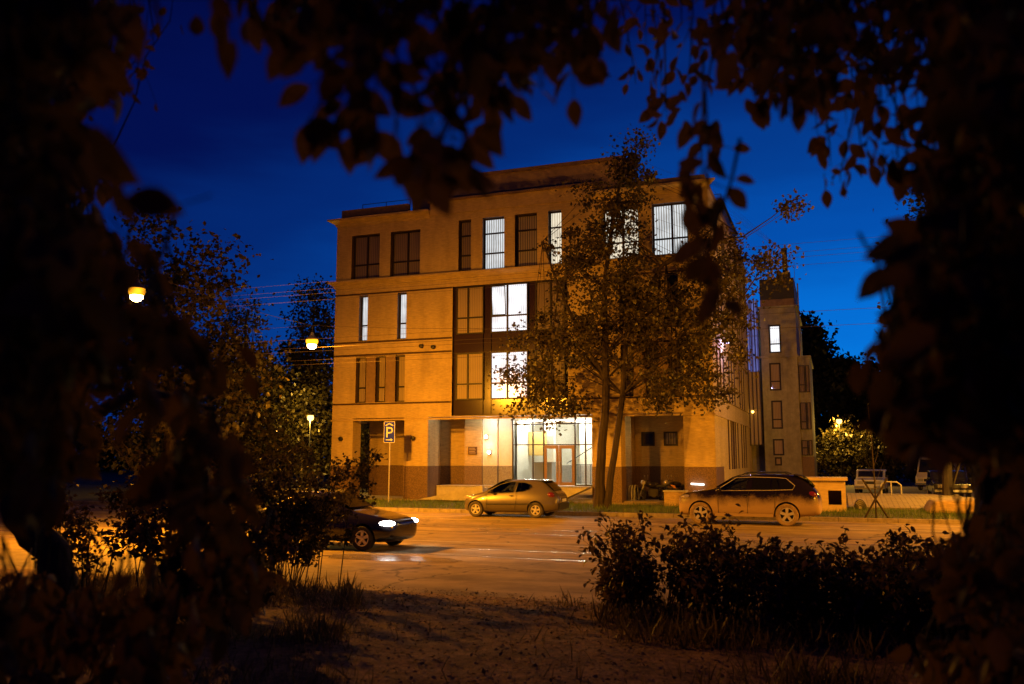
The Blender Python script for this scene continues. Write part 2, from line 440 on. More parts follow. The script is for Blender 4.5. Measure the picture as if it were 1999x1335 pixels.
def leaf_object(name, P, D, Nn, L, tpl, material, parent=None, extra=None, kind=None):
    """one mesh of many leaves: P base points, D axis directions, Nn rough normals, L lengths"""
    V, F = tpl
    n = len(P)
    D = D / np.linalg.norm(D, axis=1, keepdims=True)
    X = np.cross(D, Nn); X /= (np.linalg.norm(X, axis=1, keepdims=True) + 1e-9)
    Z = np.cross(X, D)
    verts = P[:, None, :] + L[:, None, None] * (V[None, :, 0:1] * X[:, None, :] + V[None, :, 1:2] * D[:, None, :] + V[None, :, 2:3] * Z[:, None, :])
    verts = verts.reshape(-1, 3)
    faces = (F[None] + (np.arange(n) * len(V))[:, None, None]).reshape(-1, 3)
    mi = np.zeros(len(faces), dtype=np.int32)
    mats = [material]
    me = bpy.data.meshes.new(name)
    loops = faces.reshape(-1); starts = np.arange(len(faces)) * 3
    if extra is not None and extra.v:
        ev = np.array(extra.v); o = len(verts)
        verts = np.vstack([verts, ev])
        el, es, c = [], [], len(loops)
        for f in extra.f:
            es.append(c); el += [i + o for i in f]; c += len(f)
        loops = np.concatenate([loops, np.array(el)]); starts = np.concatenate([starts, np.array(es)])
        mi = np.concatenate([mi, np.ones(len(es), dtype=np.int32)])
        mats.append(M['twig'])
    me.vertices.add(len(verts)); me.vertices.foreach_set("co", verts.astype(np.float32).ravel())
    me.loops.add(len(loops)); me.loops.foreach_set("vertex_index", loops.astype(np.int32))
    me.polygons.add(len(starts)); me.polygons.foreach_set("loop_start", starts.astype(np.int32))
    for m in mats: me.materials.append(m)
    me.polygons.foreach_set("material_index", mi)
    me.update(calc_edges=True); me.validate()
    return link(name, me, parent, True)

def rdir(g, n):
    d = g.normal(size=(n, 3)); return d / np.linalg.norm(d, axis=1, keepdims=True)

def tree(name, label, cat, base, trunk, crown, nclump, nleaf, lsize, material, seed, sigma=0.45, tpl=T_DIAMOND, group=None, nlimb=50, droop=0.3, twig=0.022, zmin=0.0):
    """trunk: list of stems, each a list of (x, y, z, r); crown: list of ellipsoids (x, y, z, rx, ry, rz)"""
    g = np.random.default_rng(seed)
    root = thing(name, label, cat, base, group=group)
    tm = MB()
    for stem in trunk:
        pts = []
        for a, b in zip(stem[:-1], stem[1:]):
            for k in range(3):
                u = k / 3; j = 0.10 * b[3]
                pts.append(tuple(a[i] * (1-u) + b[i] * u + (float(g.normal()) * j if (k and i < 2) else 0) for i in range(4)))
        pts.append(stem[-1])
        tm.tube([p[:3] for p in pts], [p[3] for p in pts], 9)
    E_ = np.array(crown, float)
    vol = E_[:, 3] * E_[:, 4] * E_[:, 5]
    vol = vol ** 0.75
    which = g.choice(len(E_), nclump, p=vol / vol.sum())
    dirs = rdir(g, nclump); rad = g.random(nclump) ** 0.42
    C = E_[which, :3] + dirs * rad[:, None] * E_[which, 3:]
    axis = np.array([p for s in trunk for p in s], float)
    for i in range(min(nlimb, nclump)):
        c = C[i]
        if zmin and c[2] < zmin + 2.2 and g.random() < .65: continue
        hd = np.hypot(axis[:, 0] - c[0], axis[:, 1] - c[1])
        ok = np.where((axis[:, 2] < c[2] - 0.2 * hd) & (axis[:, 2] > zmin))[0]
        k = ok[np.argmin(np.abs(axis[ok, 2] - (c[2] - 0.7 * hd[ok])))] if len(ok) else int(np.argmin(hd + 100 * (axis[:, 2] <= zmin)))
        a = axis[k]; mid = (a[:3] * 0.5 + c * 0.5) + np.array([0, 0, 0.08 * hd[k]]) + g.normal(size=3) * 0.12
        r0 = min(a[3] * 0.55, twig * 2.6)
        tm.tube([a[:3], a[:3]*.75+mid*.25, mid, c*.6+mid*.4, c], [r0, r0*.8, r0*.55, r0*.4, r0*.18], 5)
    tm.build("trunk", M['bark'], root)
    cl = g.integers(0, nclump, nleaf)
    sz = (0.6 + 0.8 * g.random(nclump)) * sigma
    P = C[cl] + g.normal(size=(nleaf, 3)) * sz[cl][:, None] * np.array([1, 1, 0.75])
    D = rdir(g, nleaf); D[:, 2] -= droop
    L = lsize * (0.65 + 0.7 * g.random(nleaf))
    leaf_object("crown", P, D, rdir(g, nleaf) + np.array([0, 0, 0.6]), L, tpl, material, root)
    return root

# ------------------------------------------------------------------ ground, road, kerbs
def noise2(x, y):
    return (math.sin(x*1.7+y*.6)+math.sin(x*.63-y*1.31+1.2)+math.sin(x*3.1+y*2.3+.5)*.5+math.sin(x*5.3-y*4.1)*.3)/2.8

g0 = MB(); g0.add([(-600,-300,-.06),(600,-300,-.06),(600,900,-.06),(-600,900,-.06)], [(0,1,2,3)])
tag(g0.build("ground", M['verge']), kind="structure")
r0 = MB(); r0.add([(-160,13.35,0),(160,13.35,0),(160,34.4,0),(-160,34.4,0)], [(0,1,2,3)])
tag(r0.build("road", M['asphalt']), kind="structure")
ln = MB()
for y0, w in ((30.75, .13), (22.34, .12)):
    ln.add([(-160,y0,.004),(160,y0,.004),(160,y0+w,.004),(-160,y0+w,.004)], [(0,1,2,3)])
tag(ln.build("road_markings", M['line']), kind="structure")
tr_ = MB()
for y0 in (19.2, 20.75, 25.4, 26.95):
    tr_.add([(-160,y0,.005),(160,y0,.005),(160,y0+.06,.005),(-160,y0+.06,.005)], [(0,1,2,3)])
tag(tr_.build("tram_rails", mat("worn_rail_steel", (0.3, 0.26, 0.22), 0.25, metal=0.9)), kind="structure")
pt = MB(); q = []
for i in range(40):
    a = 2*math.pi*i/40; q.append((-9.75 + 1.75*math.cos(a)*(1+.12*noise2(i*.9, 1)), 18.25 + .55*math.sin(a)*(1+.25*noise2(i*.7, 4)), .007))
pt.add(q, [tuple(range(40))])
tag(pt.build("headlight_gloss_patch", mat("headlight_gloss_asphalt", (0.20, 0.16, 0.11), .27, var=.3, vscale=4, bump=.25, bscale=40, spec=.6)), kind="structure")  # smoother patch added so the road mirrors the saloon's headlights
pt = MB(); pt.add([(-3.6, 23.0, .006), (7.5, 23.05, .006), (7.6, 25.2, .006), (-3.7, 25.15, .006)], [(0,1,2,3)]); pt.add([(-30, 14.2, .006), (-9.5, 14.1, .006), (-9.2, 16.6, .006), (-30, 16.7, .006)], [(0,1,2,3)])
tag(pt.build("road_patch", mat("patched_asphalt", (0.21, 0.165, 0.10), .8, var=.3, vscale=3, bump=.4, bscale=80)), kind="structure")
kb = MB(); xx = -80.0
while xx < 40:
    kb.box(xx, xx+.985, 34.4, 34.56, -.05, .145 + .006*rnd.random()); xx += 1.0
tag(kb.build("kerb", M['kerb'], bevel=.012), kind="structure")
vg = MB()
vg.box(-160, 160, 34.57, 41.0, -.05, .125); vg.box(-160, -27, 41.01, 120, -.05, .125)
tag(vg.build("verge", M['verge']), kind="structure")
pv = MB(); pv.box(-26.9, 60, 41.02, 110, -.05, .19)
tag(pv.build("courtyard_paving", M['paving']), kind="structure")
bk = MB(); nx, ny = 260, 150; vs = []
def bank_z(x, y):
    u = max(0.0, (13.35 - y))
    return 0.06 + 0.52 * (1 - math.exp(-u / 7.0)) + 0.035 * (noise2(x * 1.4, y * 1.4) + .35 * noise2(x * 6.1 + 2, y * 5.3) + .28 * noise2(x * 13.7, y * 14.9 + 3)) * min(1, u * 1.5)
for j in range(ny + 1):
    for i in range(nx + 1):
        x = -24 + 40 * i / nx; y = 13.4 - 19.4 * (j / ny) ** 1.3
        vs.append((x, y + (0.12 * noise2(x * 2.2, 3) if j == 0 else 0), bank_z(x, y)))
bk.add(vs, [(j*(nx+1)+i, j*(nx+1)+i+1, (j+1)*(nx+1)+i+1, (j+1)*(nx+1)+i) for j in range(ny) for i in range(nx)], smooth=True)
edge = [(-24 + 40*i/nx) for i in range(nx+1)]
o_ = len(bk.v)
bk.add([vs[i] for i in range(nx+1)] + [(vs[i][0], vs[i][1] + .02, -.05) for i in range(nx+1)], [(i, i+1, nx+2+i, nx+1+i) for i in range(nx)])
tag(bk.build("bank", M['soil']), kind="structure")

# ------------------------------------------------------------------ the office building
YF, XL, XR = 41.3, -25.75, -5.2
XC = (XL + XR) / 2
BL = thing("office_building", "four storey beige office building with dark glazed bay and lit windows", "building", (XC, YF, 0))

class Fr:
    """maps (u along, w into the wall, v up) to the world for a facade"""
    def __init__(s, f): s.f = f
    def box(s, mb, u0, u1, w0, w1, v0, v1, mi=0):
        P = [s.f(u, w, v) for u, w, v in ((u0,w0,v0),(u1,w0,v0),(u1,w1,v0),(u0,w1,v0),(u0,w0,v1),(u1,w0,v1),(u1,w1,v1),(u0,w1,v1))]
        mb.add(P, [(0,3,2,1),(4,5,6,7),(0,1,5,4),(1,2,6,5),(2,3,7,6),(3,0,4,7)], mi)
FRONT = Fr(lambda u, w, v: (u, YF + w, v))
SIDE = Fr(lambda u, w, v: (XR - w, u, v))

def wall_grid(mb, fr, u0, u1, v0, v1, openings, depth=0.35, mi=0):
    us = sorted({u0, u1} | {o[0] for o in openings} | {o[1] for o in openings})
    vs_ = sorted({v0, v1} | {o[2] for o in openings} | {o[3] for o in openings})
    def inside(u, v):
        return any(o[0] < u < o[1] and o[2] < v < o[3] for o in openings)
    for a, b in zip(us[:-1], us[1:]):
        v = 0
        while v < len(vs_) - 1:
            if inside((a+b)/2, (vs_[v]+vs_[v+1])/2): v += 1; continue
            w = v
            while w + 1 < len(vs_) - 1 and not inside((a+b)/2, (vs_[w+1]+vs_[w+2])/2): w += 1
            mb.add([fr.f(a,0,vs_[v]), fr.f(b,0,vs_[v]), fr.f(b,0,vs_[w+1]), fr.f(a,0,vs_[w+1])], [(0,1,2,3)], mi)
            v = w + 1
    for o in openings:
        d = o[4] if len(o) > 4 else depth
        a, b, c, e = o[:4]
        for q in (((a,c),(b,c)), ((b,c),(b,e)), ((b,e),(a,e)), ((a,e),(a,c))):
            (p, r), (p2, r2) = q
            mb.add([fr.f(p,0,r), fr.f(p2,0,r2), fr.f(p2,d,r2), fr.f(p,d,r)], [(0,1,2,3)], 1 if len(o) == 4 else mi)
        if len(o) > 4:
            mb.add([fr.f(a,d,c), fr.f(b,d,c), fr.f(b,d,e), fr.f(a,d,e)], [(0,1,2,3)], mi)

def window(fr, u0, u1, v0, v1, pane, parent, cols=(), rows=(), w=0.24, fw=0.07, mull=0.10, label=None, sill=True, fmat=None):
    mb = MB(); e = 0.003
    u0 += e; u1 -= e; v0 += e; v1 -= e
    fr.box(mb, u0, u0+fw, w, w+.10, v0, v1); fr.box(mb, u1-fw, u1, w, w+.10, v0, v1)
    fr.box(mb, u0+fw, u1-fw, w, w+.10, v0, v0+fw); fr.box(mb, u0+fw, u1-fw, w, w+.10, v1-fw, v1)
    cs = [u0+fw] + sorted(cols) + [u1-fw]
    for c in cols: fr.box(mb, c-mull/2, c+mull/2, w+.004, w+.09, v0+fw, v1-fw)
    for r in rows:
        for a, b in zip(cs[:-1], cs[1:]):
            fr.box(mb, a + (mull/2 if a in cols else 0), b - (mull/2 if b in cols else 0), w+.008, w+.085, r-.04, r+.04)
    f = mb.build("window", fmat or M['frame'], parent)
    if label: f["label"] = label
    p = MB(); fr.box(p, u0+.02, u1-.02, w+.06, w+.075, v0+.02, v1-.02)
    p.build("pane", pane, f)
    return f

mir = lambda a, b: (2*XC - b, 2*XC - a)
wins = []   # (u0,u1,v0,v1,pane,cols,rows,label)
def addw(u0, u1, v0, v1, pane, cols=(), rows=(), label=None): wins.append((u0, u1, v0, v1, pane, cols, rows, label))
addw(-24.78, -23.02, 12.12, 14.62, M['un_blind'], (-23.9,), (12.96,))
addw(-22.35, -20.55, 12.12, 14.62, M['un_blind'], (-21.4,), (12.96,))
addw(*mir(-22.35, -20.55), 12.12, 14.70, M['lit_warm'], (-9.43,), (12.96,), "lit window of warm light behind the tree")
addw(*mir(-24.78, -23.02), 12.12, 14.70, M['lit_blind'], (-6.98,), (12.96,), "lit window with striped blinds")
addw(-18.29, -17.56, 12.10, 14.88, M['un_blind'], (), (12.99, 14.06))
addw(-16.91, -15.69, 12.10, 14.88, M['lit_blind'], (), (12.99, 14.06), "lit window with vertical blinds")
addw(-15.10, -13.88, 12.10, 14.88, M['un_grey'], (), (12.99, 14.06), "unlit window with grey vertical blinds")
addw(-13.27, -12.57, 12.10, 14.90, M['lit_warm'], (), (12.99, 14.06), "narrow warmly lit window")
addw(-24.22, -23.69, 8.66, 11.20, M['lit_soft'], (), (9.54,), "narrow lit slit window")
addw(-21.86, -21.32, 8.66, 11.20, M['lit_soft'], (), (9.54,), "narrow lit slit window")
addw(*mir(-24.22, -23.69), 8.66, 11.20, M['darkglass'], (), (9.54,))
addw(*mir(-21.86, -21.32), 8.66, 11.20, M['darkglass'], (), (9.54,))
for a, b in ((-24.34, -23.74), (-23.12, -22.55), (-21.92, -21.35)):
    addw(a, b, 5.28, 7.80, M['un_pale'], (), (6.10,)); addw(*mir(a, b), 5.28, 7.80, M['un_blind'], (), (6.10,))
ops = [(w[0], w[1], w[2], w[3]) for w in wins]
BAY = (-18.60, -12.27, 4.48, 11.30)
ops.append(BAY)
for a, b in ((-23.74, -23.12), (-22.55, -21.92)):
    ops.append((a, b, 5.28, 7.80, .12)); ops.append((*mir(a, b), 5.28, 7.80, .12))
GRV = ((5.16, 5.26), (7.82, 7.93), (8.53, 8.64), (11.22, 11.32), (4.40, 4.44))
for z, z2 in GRV[:4]:
    ops.append((XL, -18.62, z, z2, .10)); ops.append((-12.25, XR, z, z2, .10))
for z, z2 in GRV[:4]:
    jt = MB(); FRONT.box(jt, XL+.05, -18.63, .05, .096, z+.004, z2-.004); jt.build("groove_shade_strip", M['groove_shade'], BL)  # dark strip laid in each groove as its shade
    jt = MB(); FRONT.box(jt, -12.24, XR-.05, .05, .096, z+.004, z2-.004); jt.build("groove_shade_strip", M['groove_shade'], BL)
wm_ = MB()
wall_grid(wm_, FRONT, XL, XR, 4.44, 15.30, [o for o in ops])
# brown infill between the second floor slits
infs = []
for a, b in ((-23.74, -23.12), (-22.55, -21.92)):
    for p, q in ((a, b), mir(a, b)):
        inf = MB(); infs.append(inf); FRONT.box(inf, p+.004, q-.004, .06, .115, 5.284, 7.796)
# side facade
sops = []; swins = []
for v0, v1 in ((1.72, 4.32), (5.28, 7.8), (8.66, 11.2)):
    for y0 in ((46.6, 48.7, 53.4) if v0 < 5 else (42.6, 47.7, 53.2)):
        for k in range(3):
            swins.append((y0 + k*1.3, y0 + k*1.3 + .62, v0, v1))
for y0, n in ((43.0, 1), (46.2, 1), (53.0, 3)):
    for k in range(n): swins.append((y0 + 2.4*k, y0 + 2.4*k + 1.7, 12.12, 14.7))
sops = [s for s in swins]
for z, z2 in GRV[:4]: sops.append((YF + .02, 60.0, z, z2, .08))
sops = [s for s in sops]
wall_grid(wm_, SIDE, YF, 60.0, 1.0, 15.30, [s for s in sops if len(s) == 4] + [s for s in sops if len(s) > 4])
# back, left and inner faces
wm_.add([(XL,YF,4.44),(XL,60,4.44),(XL,60,15.3),(XL,YF,15.3)], [(0,1,2,3)])
wm_.add([(XL,60,0),(XR,60,0),(XR,60,15.3),(XL,60,15.3)], [(0,1,2,3)])
wm_.add([(XL,45.4,0),(XL,60,0),(XL,60,4.44),(XL,45.4,4.44)], [(0,1,2,3)])
wm_.add([(XL,YF,4.44),(XR,YF,4.44),(XR,60,4.44),(XL,60,4.44)], [(0,1,2,3)])     # soffit
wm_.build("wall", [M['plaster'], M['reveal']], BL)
for inf in infs: inf.build("infill_panel", M['brown_panel'], BL)
for (u0, u1, v0, v1, pane, cols, rows, lab) in wins:
    window(FRONT, u0, u1, v0, v1, pane, BL, cols, rows, label=lab)
for i, (u0, u1, v0, v1) in enumerate(swins):
    pane = M['darkglass'] if v0 < 5 else (M['un_blind'] if v0 < 12 else (M['lit_dim'] if u0 > 50 else M['lit_blind']))
    window(SIDE, u0, u1, v0, v1, pane, BL, (), (v0 + .9,), fw=.05)
# recessed band at the first floor line, ledge and cornices
def band(name, prof, x0, x1, material, ends=True):
    """prof of (outward, z), run round the front and the right side"""
    mb = MB(); n = len(prof)
    A = [(x0 - p, YF - p, z) for p, z in prof]; B = [(x1 + p, YF - p, z) for p, z in prof]; C_ = [(x1 + p, 60.0, z) for p, z in prof]
    mb.add(A + B + C_, [(i, i+1, n+i+1, n+i) for i in range(n-1)] + [(n+i, n+i+1, 2*n+i+1, 2*n+i) for i in range(n-1)])
    A2 = [(x0 - p, 60.0, z) for p, z in prof]
    mb.add(A + A2, [(i, i+1, n+i+1, n+i) for i in range(n-1)])
    return mb.build(name, material, BL)
band("cornice", [(-.02, 11.62), (.06, 11.66), (.10, 11.78), (.30, 11.92), (.34, 11.94), (.34, 12.02), (-.02, 12.09)], XL, XR, M['plaster'])
band("string_course", [(-.02, 4.30), (.05, 4.30), (.05, 4.36), (-.02, 4.40)], XL, XR, M['plaster'])
def cornice_piece(x0, x1, zb, zt, out_, y0=YF, material=None):
    mb = MB()
    prof = [(.0, zb), (.05, zb+.02), (.10, zb+(zt-zb)*.35), (out_-.04, zb+(zt-zb)*.72), (out_, zb+(zt-zb)*.75), (out_, zt), (-.3, zt+.02)]
    n = len(prof)
    mb.add([(x0-p*(1 if x0 < -25 else .15), y0-p, z) for p, z in prof] + [(x1+p*(1 if x1 > -6 else .15), y0-p, z) for p, z in prof],
           [(i, i+1, n+i+1, n+i) for i in range(n-1)] + [tuple(range(n)), tuple(range(2*n-1, n-1, -1))])
    return mb.build("roof_cornice", material or M['plaster'], BL)
cornice_piece(XL, -19.98, 15.18, 15.58, .42)
cornice_piece(-10.88, XR, 15.18, 15.58, .42)
cb = MB(); cb.box(-19.96, -10.90, YF-.06, YF+.6, 15.302, 16.0)
cb.build("raised_wall", M['plaster'], BL)
cc = MB(); cc.box(-20.05, -10.82, YF-.22, YF+.66, 16.003, 16.10)
cc.build("coping", M['parapet'], BL)
pr = MB()
pr.box(XL+.15, -21.42, YF+.18, YF+.45, 15.305, 16.2); pr.build("parapet", M['parapet'], BL)
pr = MB(); pr.box(-9.45, XR-.15, YF+.18, YF+.45, 15.305, 16.0)
pr.box(XR-.45, XR-.15, YF+.46, 59.5, 15.305, 16.0)
pr.build("parapet", M['parapet'], BL)
rf = MB(); rf.box(XL+.05, XR-.05, YF+.05, 59.95, 15.22, 15.295)
rf.build("roof", M['roofdark'], BL)
at_ = MB(); at_.box(-21.4, -9.46, YF+.7, YF+3.2, 15.3, 17.42); 
at_.build("attic_wall", mat("attic_render", (0.34, 0.25, 0.16), 0.85, var=.2, vscale=3), BL)
ac = MB(); ac.box(-21.5, -9.36, YF+.58, YF+3.3, 17.423, 17.60)
ac.build("attic_coping", M['parapet'], BL)
ph = MB(); ph.box(-7.9, -5.5, 50.2, 58.0, 15.3, 17.0); ph.box(-8.0, -5.4, 50.1, 58.1, 17.003, 17.1)
ph.build("penthouse", M['roofdark'], BL)
def railing(pts, h, parent, step=1.45, name="roof_railing"):
    mb = MB()
    for a, b in zip(pts[:-1], pts[1:]):
        a = Vector(a); b = Vector(b); n = max(1, round((b-a).length / step))
        for k in range(n+1):
            p = a.lerp(b, k/n); mb.tube([p, p+Vector((0,0,h))], .022, 6)
        for q in (h, h*.55): mb.tube([a+Vector((0,0,q)), b+Vector((0,0,q))], .018, 6)
    return mb.build(name, M['black'], parent)
railing([(-24.5, YF+.6, 15.9), (-21.5, YF+.6, 15.9)], .66, BL)
railing([(-9.3, YF+1.2, 15.7), (-5.8, YF+1.2, 15.7), (-5.8, YF+6, 15.7)], .62, BL)
railing([(-7.6, 50.6, 17.1), (-5.6, 50.6, 17.1)], .6, BL)

# glazed bay
by = MB()
FRONT.box(by, BAY[0]+.004, BAY[1]-.004, .20, .30, BAY[2]+.004, BAY[3]-.004)
for z0, z1 in ((4.5, 5.28), (7.76, 8.72)):
    for a, b in ((-18.5, -16.9), (-16.85, -16.45), (-16.41, -14.46), (-14.42, -14.02), (-13.97, -12.37)):
        FRONT.box(by, a, b, .10, .195, z0, z1)
by.build("bay_cladding", M['spandrel'], BL)
for k, (a, b, cols) in enumerate(((-18.42, -16.86, (-17.74,)), (-16.46, -14.42, (-15.54,)), (-14.02, -12.45, (-13.2,)))):
    for r, (z0, z1, tz) in enumerate(((8.74, 11.26, 9.60), (5.30, 7.74, 6.12))):
        pane = M['lit_white'] if k == 1 else (M['un_pale'] if k == 0 else M['un_blind'])
        window(FRONT, a, b, z0, z1, pane, BL, cols, (tz,), w=.07, fw=.06, label="bright white window of the glazed bay" if k == 1 else None)
# an opened sash tilting out in the upper lit window
sa = MB()
sash = [(-16.36, 9.66), (-15.62, 9.66), (-15.62, 11.14), (-16.36, 11.14)]
def sp(x, z): return (x, YF + .05 - .10 * (z - 9.66) , z)
for (x0, z0), (x1, z1) in zip(sash, sash[1:] + sash[:1]):
    sa.tube([sp(x0, z0), sp(x1, z1)], .028, 4)
sa.build("tilted_sash", M['frame'], BL)

# ground floor: pillars, plinth, arcade walls, lobby
def pier(x0, x1, y0, y1, z1=4.44):
    gp = MB(); gs = MB()
    gp.box(x0, x1, y0, y1, 1.9, z1-.003); gs.box(x0-.012, x1+.012, y0-.012, y1+.012, .05, 1.897)
    gs.build("plinth", M['stone'], gp.build("pillar", M['plaster'], BL))
pier(XL+.004, -24.44, YF+.004, YF+.85)
pier(-21.33, -19.94, YF+.004, YF+1.3)
pier(-11.10, -9.66, YF+.004, YF+.95)
pier(-6.65, XR-.004, YF+.004, YF+3.1)
def awall(x0, x1, y0, y1, z1=4.43):
    aw = MB(); ap = MB()
    aw.box(x0, x1, y0, y1, 1.9, z1); ap.box(x0-.01, x1+.01, y0-.012, y1+.01, .1, 1.897)
    ap.build("arcade_plinth", M['stone'], aw.build("arcade_wall", M['plaster'], BL))
awall(XL+.01, -20.9, 45.4, 45.7)           # behind the left opening
awall(-22.9, -22.3, 44.9, 45.38)
awall(-21.0, -20.6, 43.9, 45.39)
awall(-20.58, -18.9, 44.3, 44.6)           # behind the middle recess, left of the plaque
awall(-18.88, -17.88, 43.7, 44.6)          # pier with the plaque
awall(-9.6, -6.67, 44.2, 44.5)             # behind the right recess
awall(-10.4, -9.62, 43.4, 44.5)
cw = MB(); cp = MB()
cw.box(-17.86, -17.02, 43.8, 44.1, 1.9, 4.43); cp.box(-17.86, -17.02, 43.79, 44.1, .85, 1.897)
cw.box(-17.0, -16.18, 43.95, 44.25, 1.9, 4.43); cp.box(-17.0, -16.18, 43.94, 44.25, .85, 1.897)
cw.build("entrance_wall", M['cream'], BL)
cp.build("entrance_plinth", mat("grey_granite", (0.22, 0.20, 0.17), .5, var=.5, vscale=25), BL)
for z, x in ((3.45, -17.62), (2.62, -17.45)):
    wl = MB(); wl.box(x-.09, x+.09, 43.70, 43.795, z-.12, z+.12)
    o = wl.build("wall_lamp", M['black'], BL)
    gl = MB(); gl.ball((x, 43.66, z), .10, .06, .10); gl.build("lamp_glass", M['whitelamp'], o)
# plaque with lines of lettering too small to read
pq = MB(); pq.box(-18.66, -18.14, 43.66, 43.685, 2.50, 2.92)
po = pq.build("plaque", mat("bronze_plaque", (0.10, 0.06, 0.035), .4, metal=.5), BL)
pl = MB()
for k in range(4): pl.box(-18.60, -18.22 - .04*(k % 2), 43.652, 43.657, 2.57 + .085*k, 2.60 + .085*k)
pl.build("engraved_line", mat("plaque_lettering", (0.45, 0.34, 0.2), .5), po)
# small windows over the motorbikes
for a, b in ((-9.26, -8.58), (-8.12, -7.42)):
    f = MB(); z0, z1 = 2.92, 3.64
    Y2 = Fr(lambda u, w, v: (u, 44.2 + w, v))
    Y2.box(f, a, a+.09, -.05, -.004, z0, z1); Y2.box(f, b-.09, b, -.05, -.004, z0, z1)
    Y2.box(f, a+.09, b-.09, -.05, -.004, z0, z0+.09); Y2.box(f, a+.09, b-.09, -.05, -.004, z1-.09, z1)
    wo = f.build("window", M['frame'], BL)
    p = MB(); Y2.box(p, a+.08, b-.08, -.025, -.012, z0+.08, z1-.08)
    p.build("pane", M['darkglass'] if a < -9 else M['un_grey'], wo)
# lobby
lf = MB()
lf.box(-16.2, -10.0, 43.9, 49.0, .70, .88)
lf.build("lobby_floor", M['concrete'], BL)
lw = MB(); lp = MB()
lw.box(-16.17, -10.0, 49.0, 49.2, 1.9, 4.4); lp.box(-16.17, -10.0, 48.98, 49.2, .88, 1.897)
lw.box(-16.17, -16.05, 44.26, 48.97, .88, 4.4); lw.box(-10.1, -10.0, 44.0, 48.97, .88, 4.4)
lw.box(-16.17, -10.0, 43.9, 49.2, 4.34, 4.42)
lw.box(-15.2, -14.7, 46.5, 46.9, 1.9, 4.33); lp.box(-15.21, -14.69, 46.49, 46.9, .885, 1.897)
lw.box(-13.6, -12.2, 47.9, 48.2, 1.9, 4.33); lp.box(-13.61, -12.19, 47.89, 48.2, .885, 1.897)
lw.build("lobby_wall", M['cream'], BL)
lp.build("lobby_wainscot", mat("grey_wainscot", (0.30, 0.26, 0.22), .6, var=.2, vscale=14), BL)
pc = MB(); pc.box(-16.0, -14.95, 45.98, 46.02, 2.45, 3.75)
pc.build("lobby_panel", mat("ochre_panel", (0.55, 0.36, 0.10), .7), BL)
ct = MB(); ct.box(-15.4, -14.4, 45.2, 45.9, .885, 2.05); ct.box(-15.45, -14.35, 45.15, 45.95, 2.053, 2.10)
ct.build("reception_desk", mat("grey_desk", (0.28, 0.25, 0.22), .5), BL)
st = MB()
st.tube([(-13.9, 46.3, 2.0), (-12.6, 46.9, 2.9)], .03, 6); 
for k in range(6): st.tube([(-13.4+.28*k, 46.4, .9), (-13.4+.28*k, 46.4, 1.95)], .018, 6)
st.tube([(-13.5, 46.4, 1.95), (-11.0, 46.4, 1.95)], .025, 6)
st.build("stair_rail", M['black'], BL)
lights_ = [(-15.5, 45.2), (-14.1, 45.0), (-12.6, 45.4), (-11.2, 44.9), (-13.2, 47.2)]
for x, y in lights_:
    d = MB(); d.lathe([(.16, 4.335), (.16, 4.30)], 16, 'z', (x, y, 0)); 
    d.build("ceiling_lamp", M['whitelamp'], BL)
for x, y in ((-15.2, 42.9), (-14.3, 43.1), (-17.2, 42.9), (-12.4, 43.1)):
    d = MB(); d.lathe([(.11, 4.436), (.11, 4.40)], 14, 'z', (x, y, 0)); d.build("downlight", M['whitelamp'], BL)
# glazed entrance
eg = MB()
cols_ = [-16.16, -15.02, -14.42, -12.70, -12.14, -11.12]
for x in cols_: eg.box(x-.035, x+.035, 43.86, 43.94, .88, 4.40)
for a, b in zip(cols_[:-1], cols_[1:]):
    eg.box(a+.036, b-.036, 43.863, 43.937, 4.06, 4.13)
    eg.box(a+.036, b-.036, 43.863, 43.937, 2.98, 3.04)
    if a != -14.42: eg.box(a+.036, b-.036, 43.863, 43.937, .88, .95)
eo = eg.build("entrance_glazing", M['frame'], BL)
gg = MB(); gg.box(-16.15, -11.14, 43.897, 43.903, 3.05, 4.05); gg.box(-16.15, -14.46, 43.897, 43.903, .95, 2.97); gg.box(-12.66, -11.14, 43.897, 43.903, .95, 2.97)
gg.build("glass_sheet", M['glass'], eo)
dr = MB()
for a, b in ((-14.38, -13.60), (-13.57, -12.74)):
    dr.box(a, a+.13, 43.85, 43.92, .90, 2.97); dr.box(b-.13, b, 43.85, 43.92, .90, 2.97)
    dr.box(a+.13, b-.13, 43.85, 43.92, .90, 1.06); dr.box(a+.13, b-.13, 43.85, 43.92, 2.80, 2.97)
do = dr.build("door", M['wood'], BL)
dh = MB()
for x in (-13.66, -13.50): dh.tube([(x, 43.80, 1.55), (x, 43.80, 2.15)], .02, 6)
dh.build("handle", M['steel'], do)
dg = MB()
for a, b in ((-14.25, -13.73), (-13.44, -12.87)): dg.box(a, b, 43.885, 43.89, 1.06, 2.80)
dg.build("door_glass", M['glass'], do)
# landing, ramp and the slanting cheek wall
la = MB()
la.box(-19.9, -11.12, 42.35, 43.85, .192, .84); la.box(-19.9, -11.12, 42.3, 43.85, .843, .88)
for k in range(4): la.box(-15.4, -11.12, 42.3-.3*(k+1), 42.3-.3*k-.004, .192, .843-.16*(k+1))
la.build("entrance_landing", M['concrete'], BL)
ra = MB()
ra.prism([(-20.3, .193), (-16.6, .193), (-16.6, .80), (-17.2, .80)], 40.9, 42.28, 'y')
ra.prism([(-18.4, .193), (-16.6, .193), (-16.6, .95), (-18.4, .62)], 40.7, 40.88, 'y')
ra.build("entrance_ramp", M['concrete'], BL)
ck = MB()
ck.prism([(-13.4, .193), (-12.75, .193), (-12.5, .26), (-11.15, .86), (-11.1, .93), (-13.4, .62)], 40.3, 41.28, 'y')
ck.build("ramp_cheek", M['concrete'], BL)
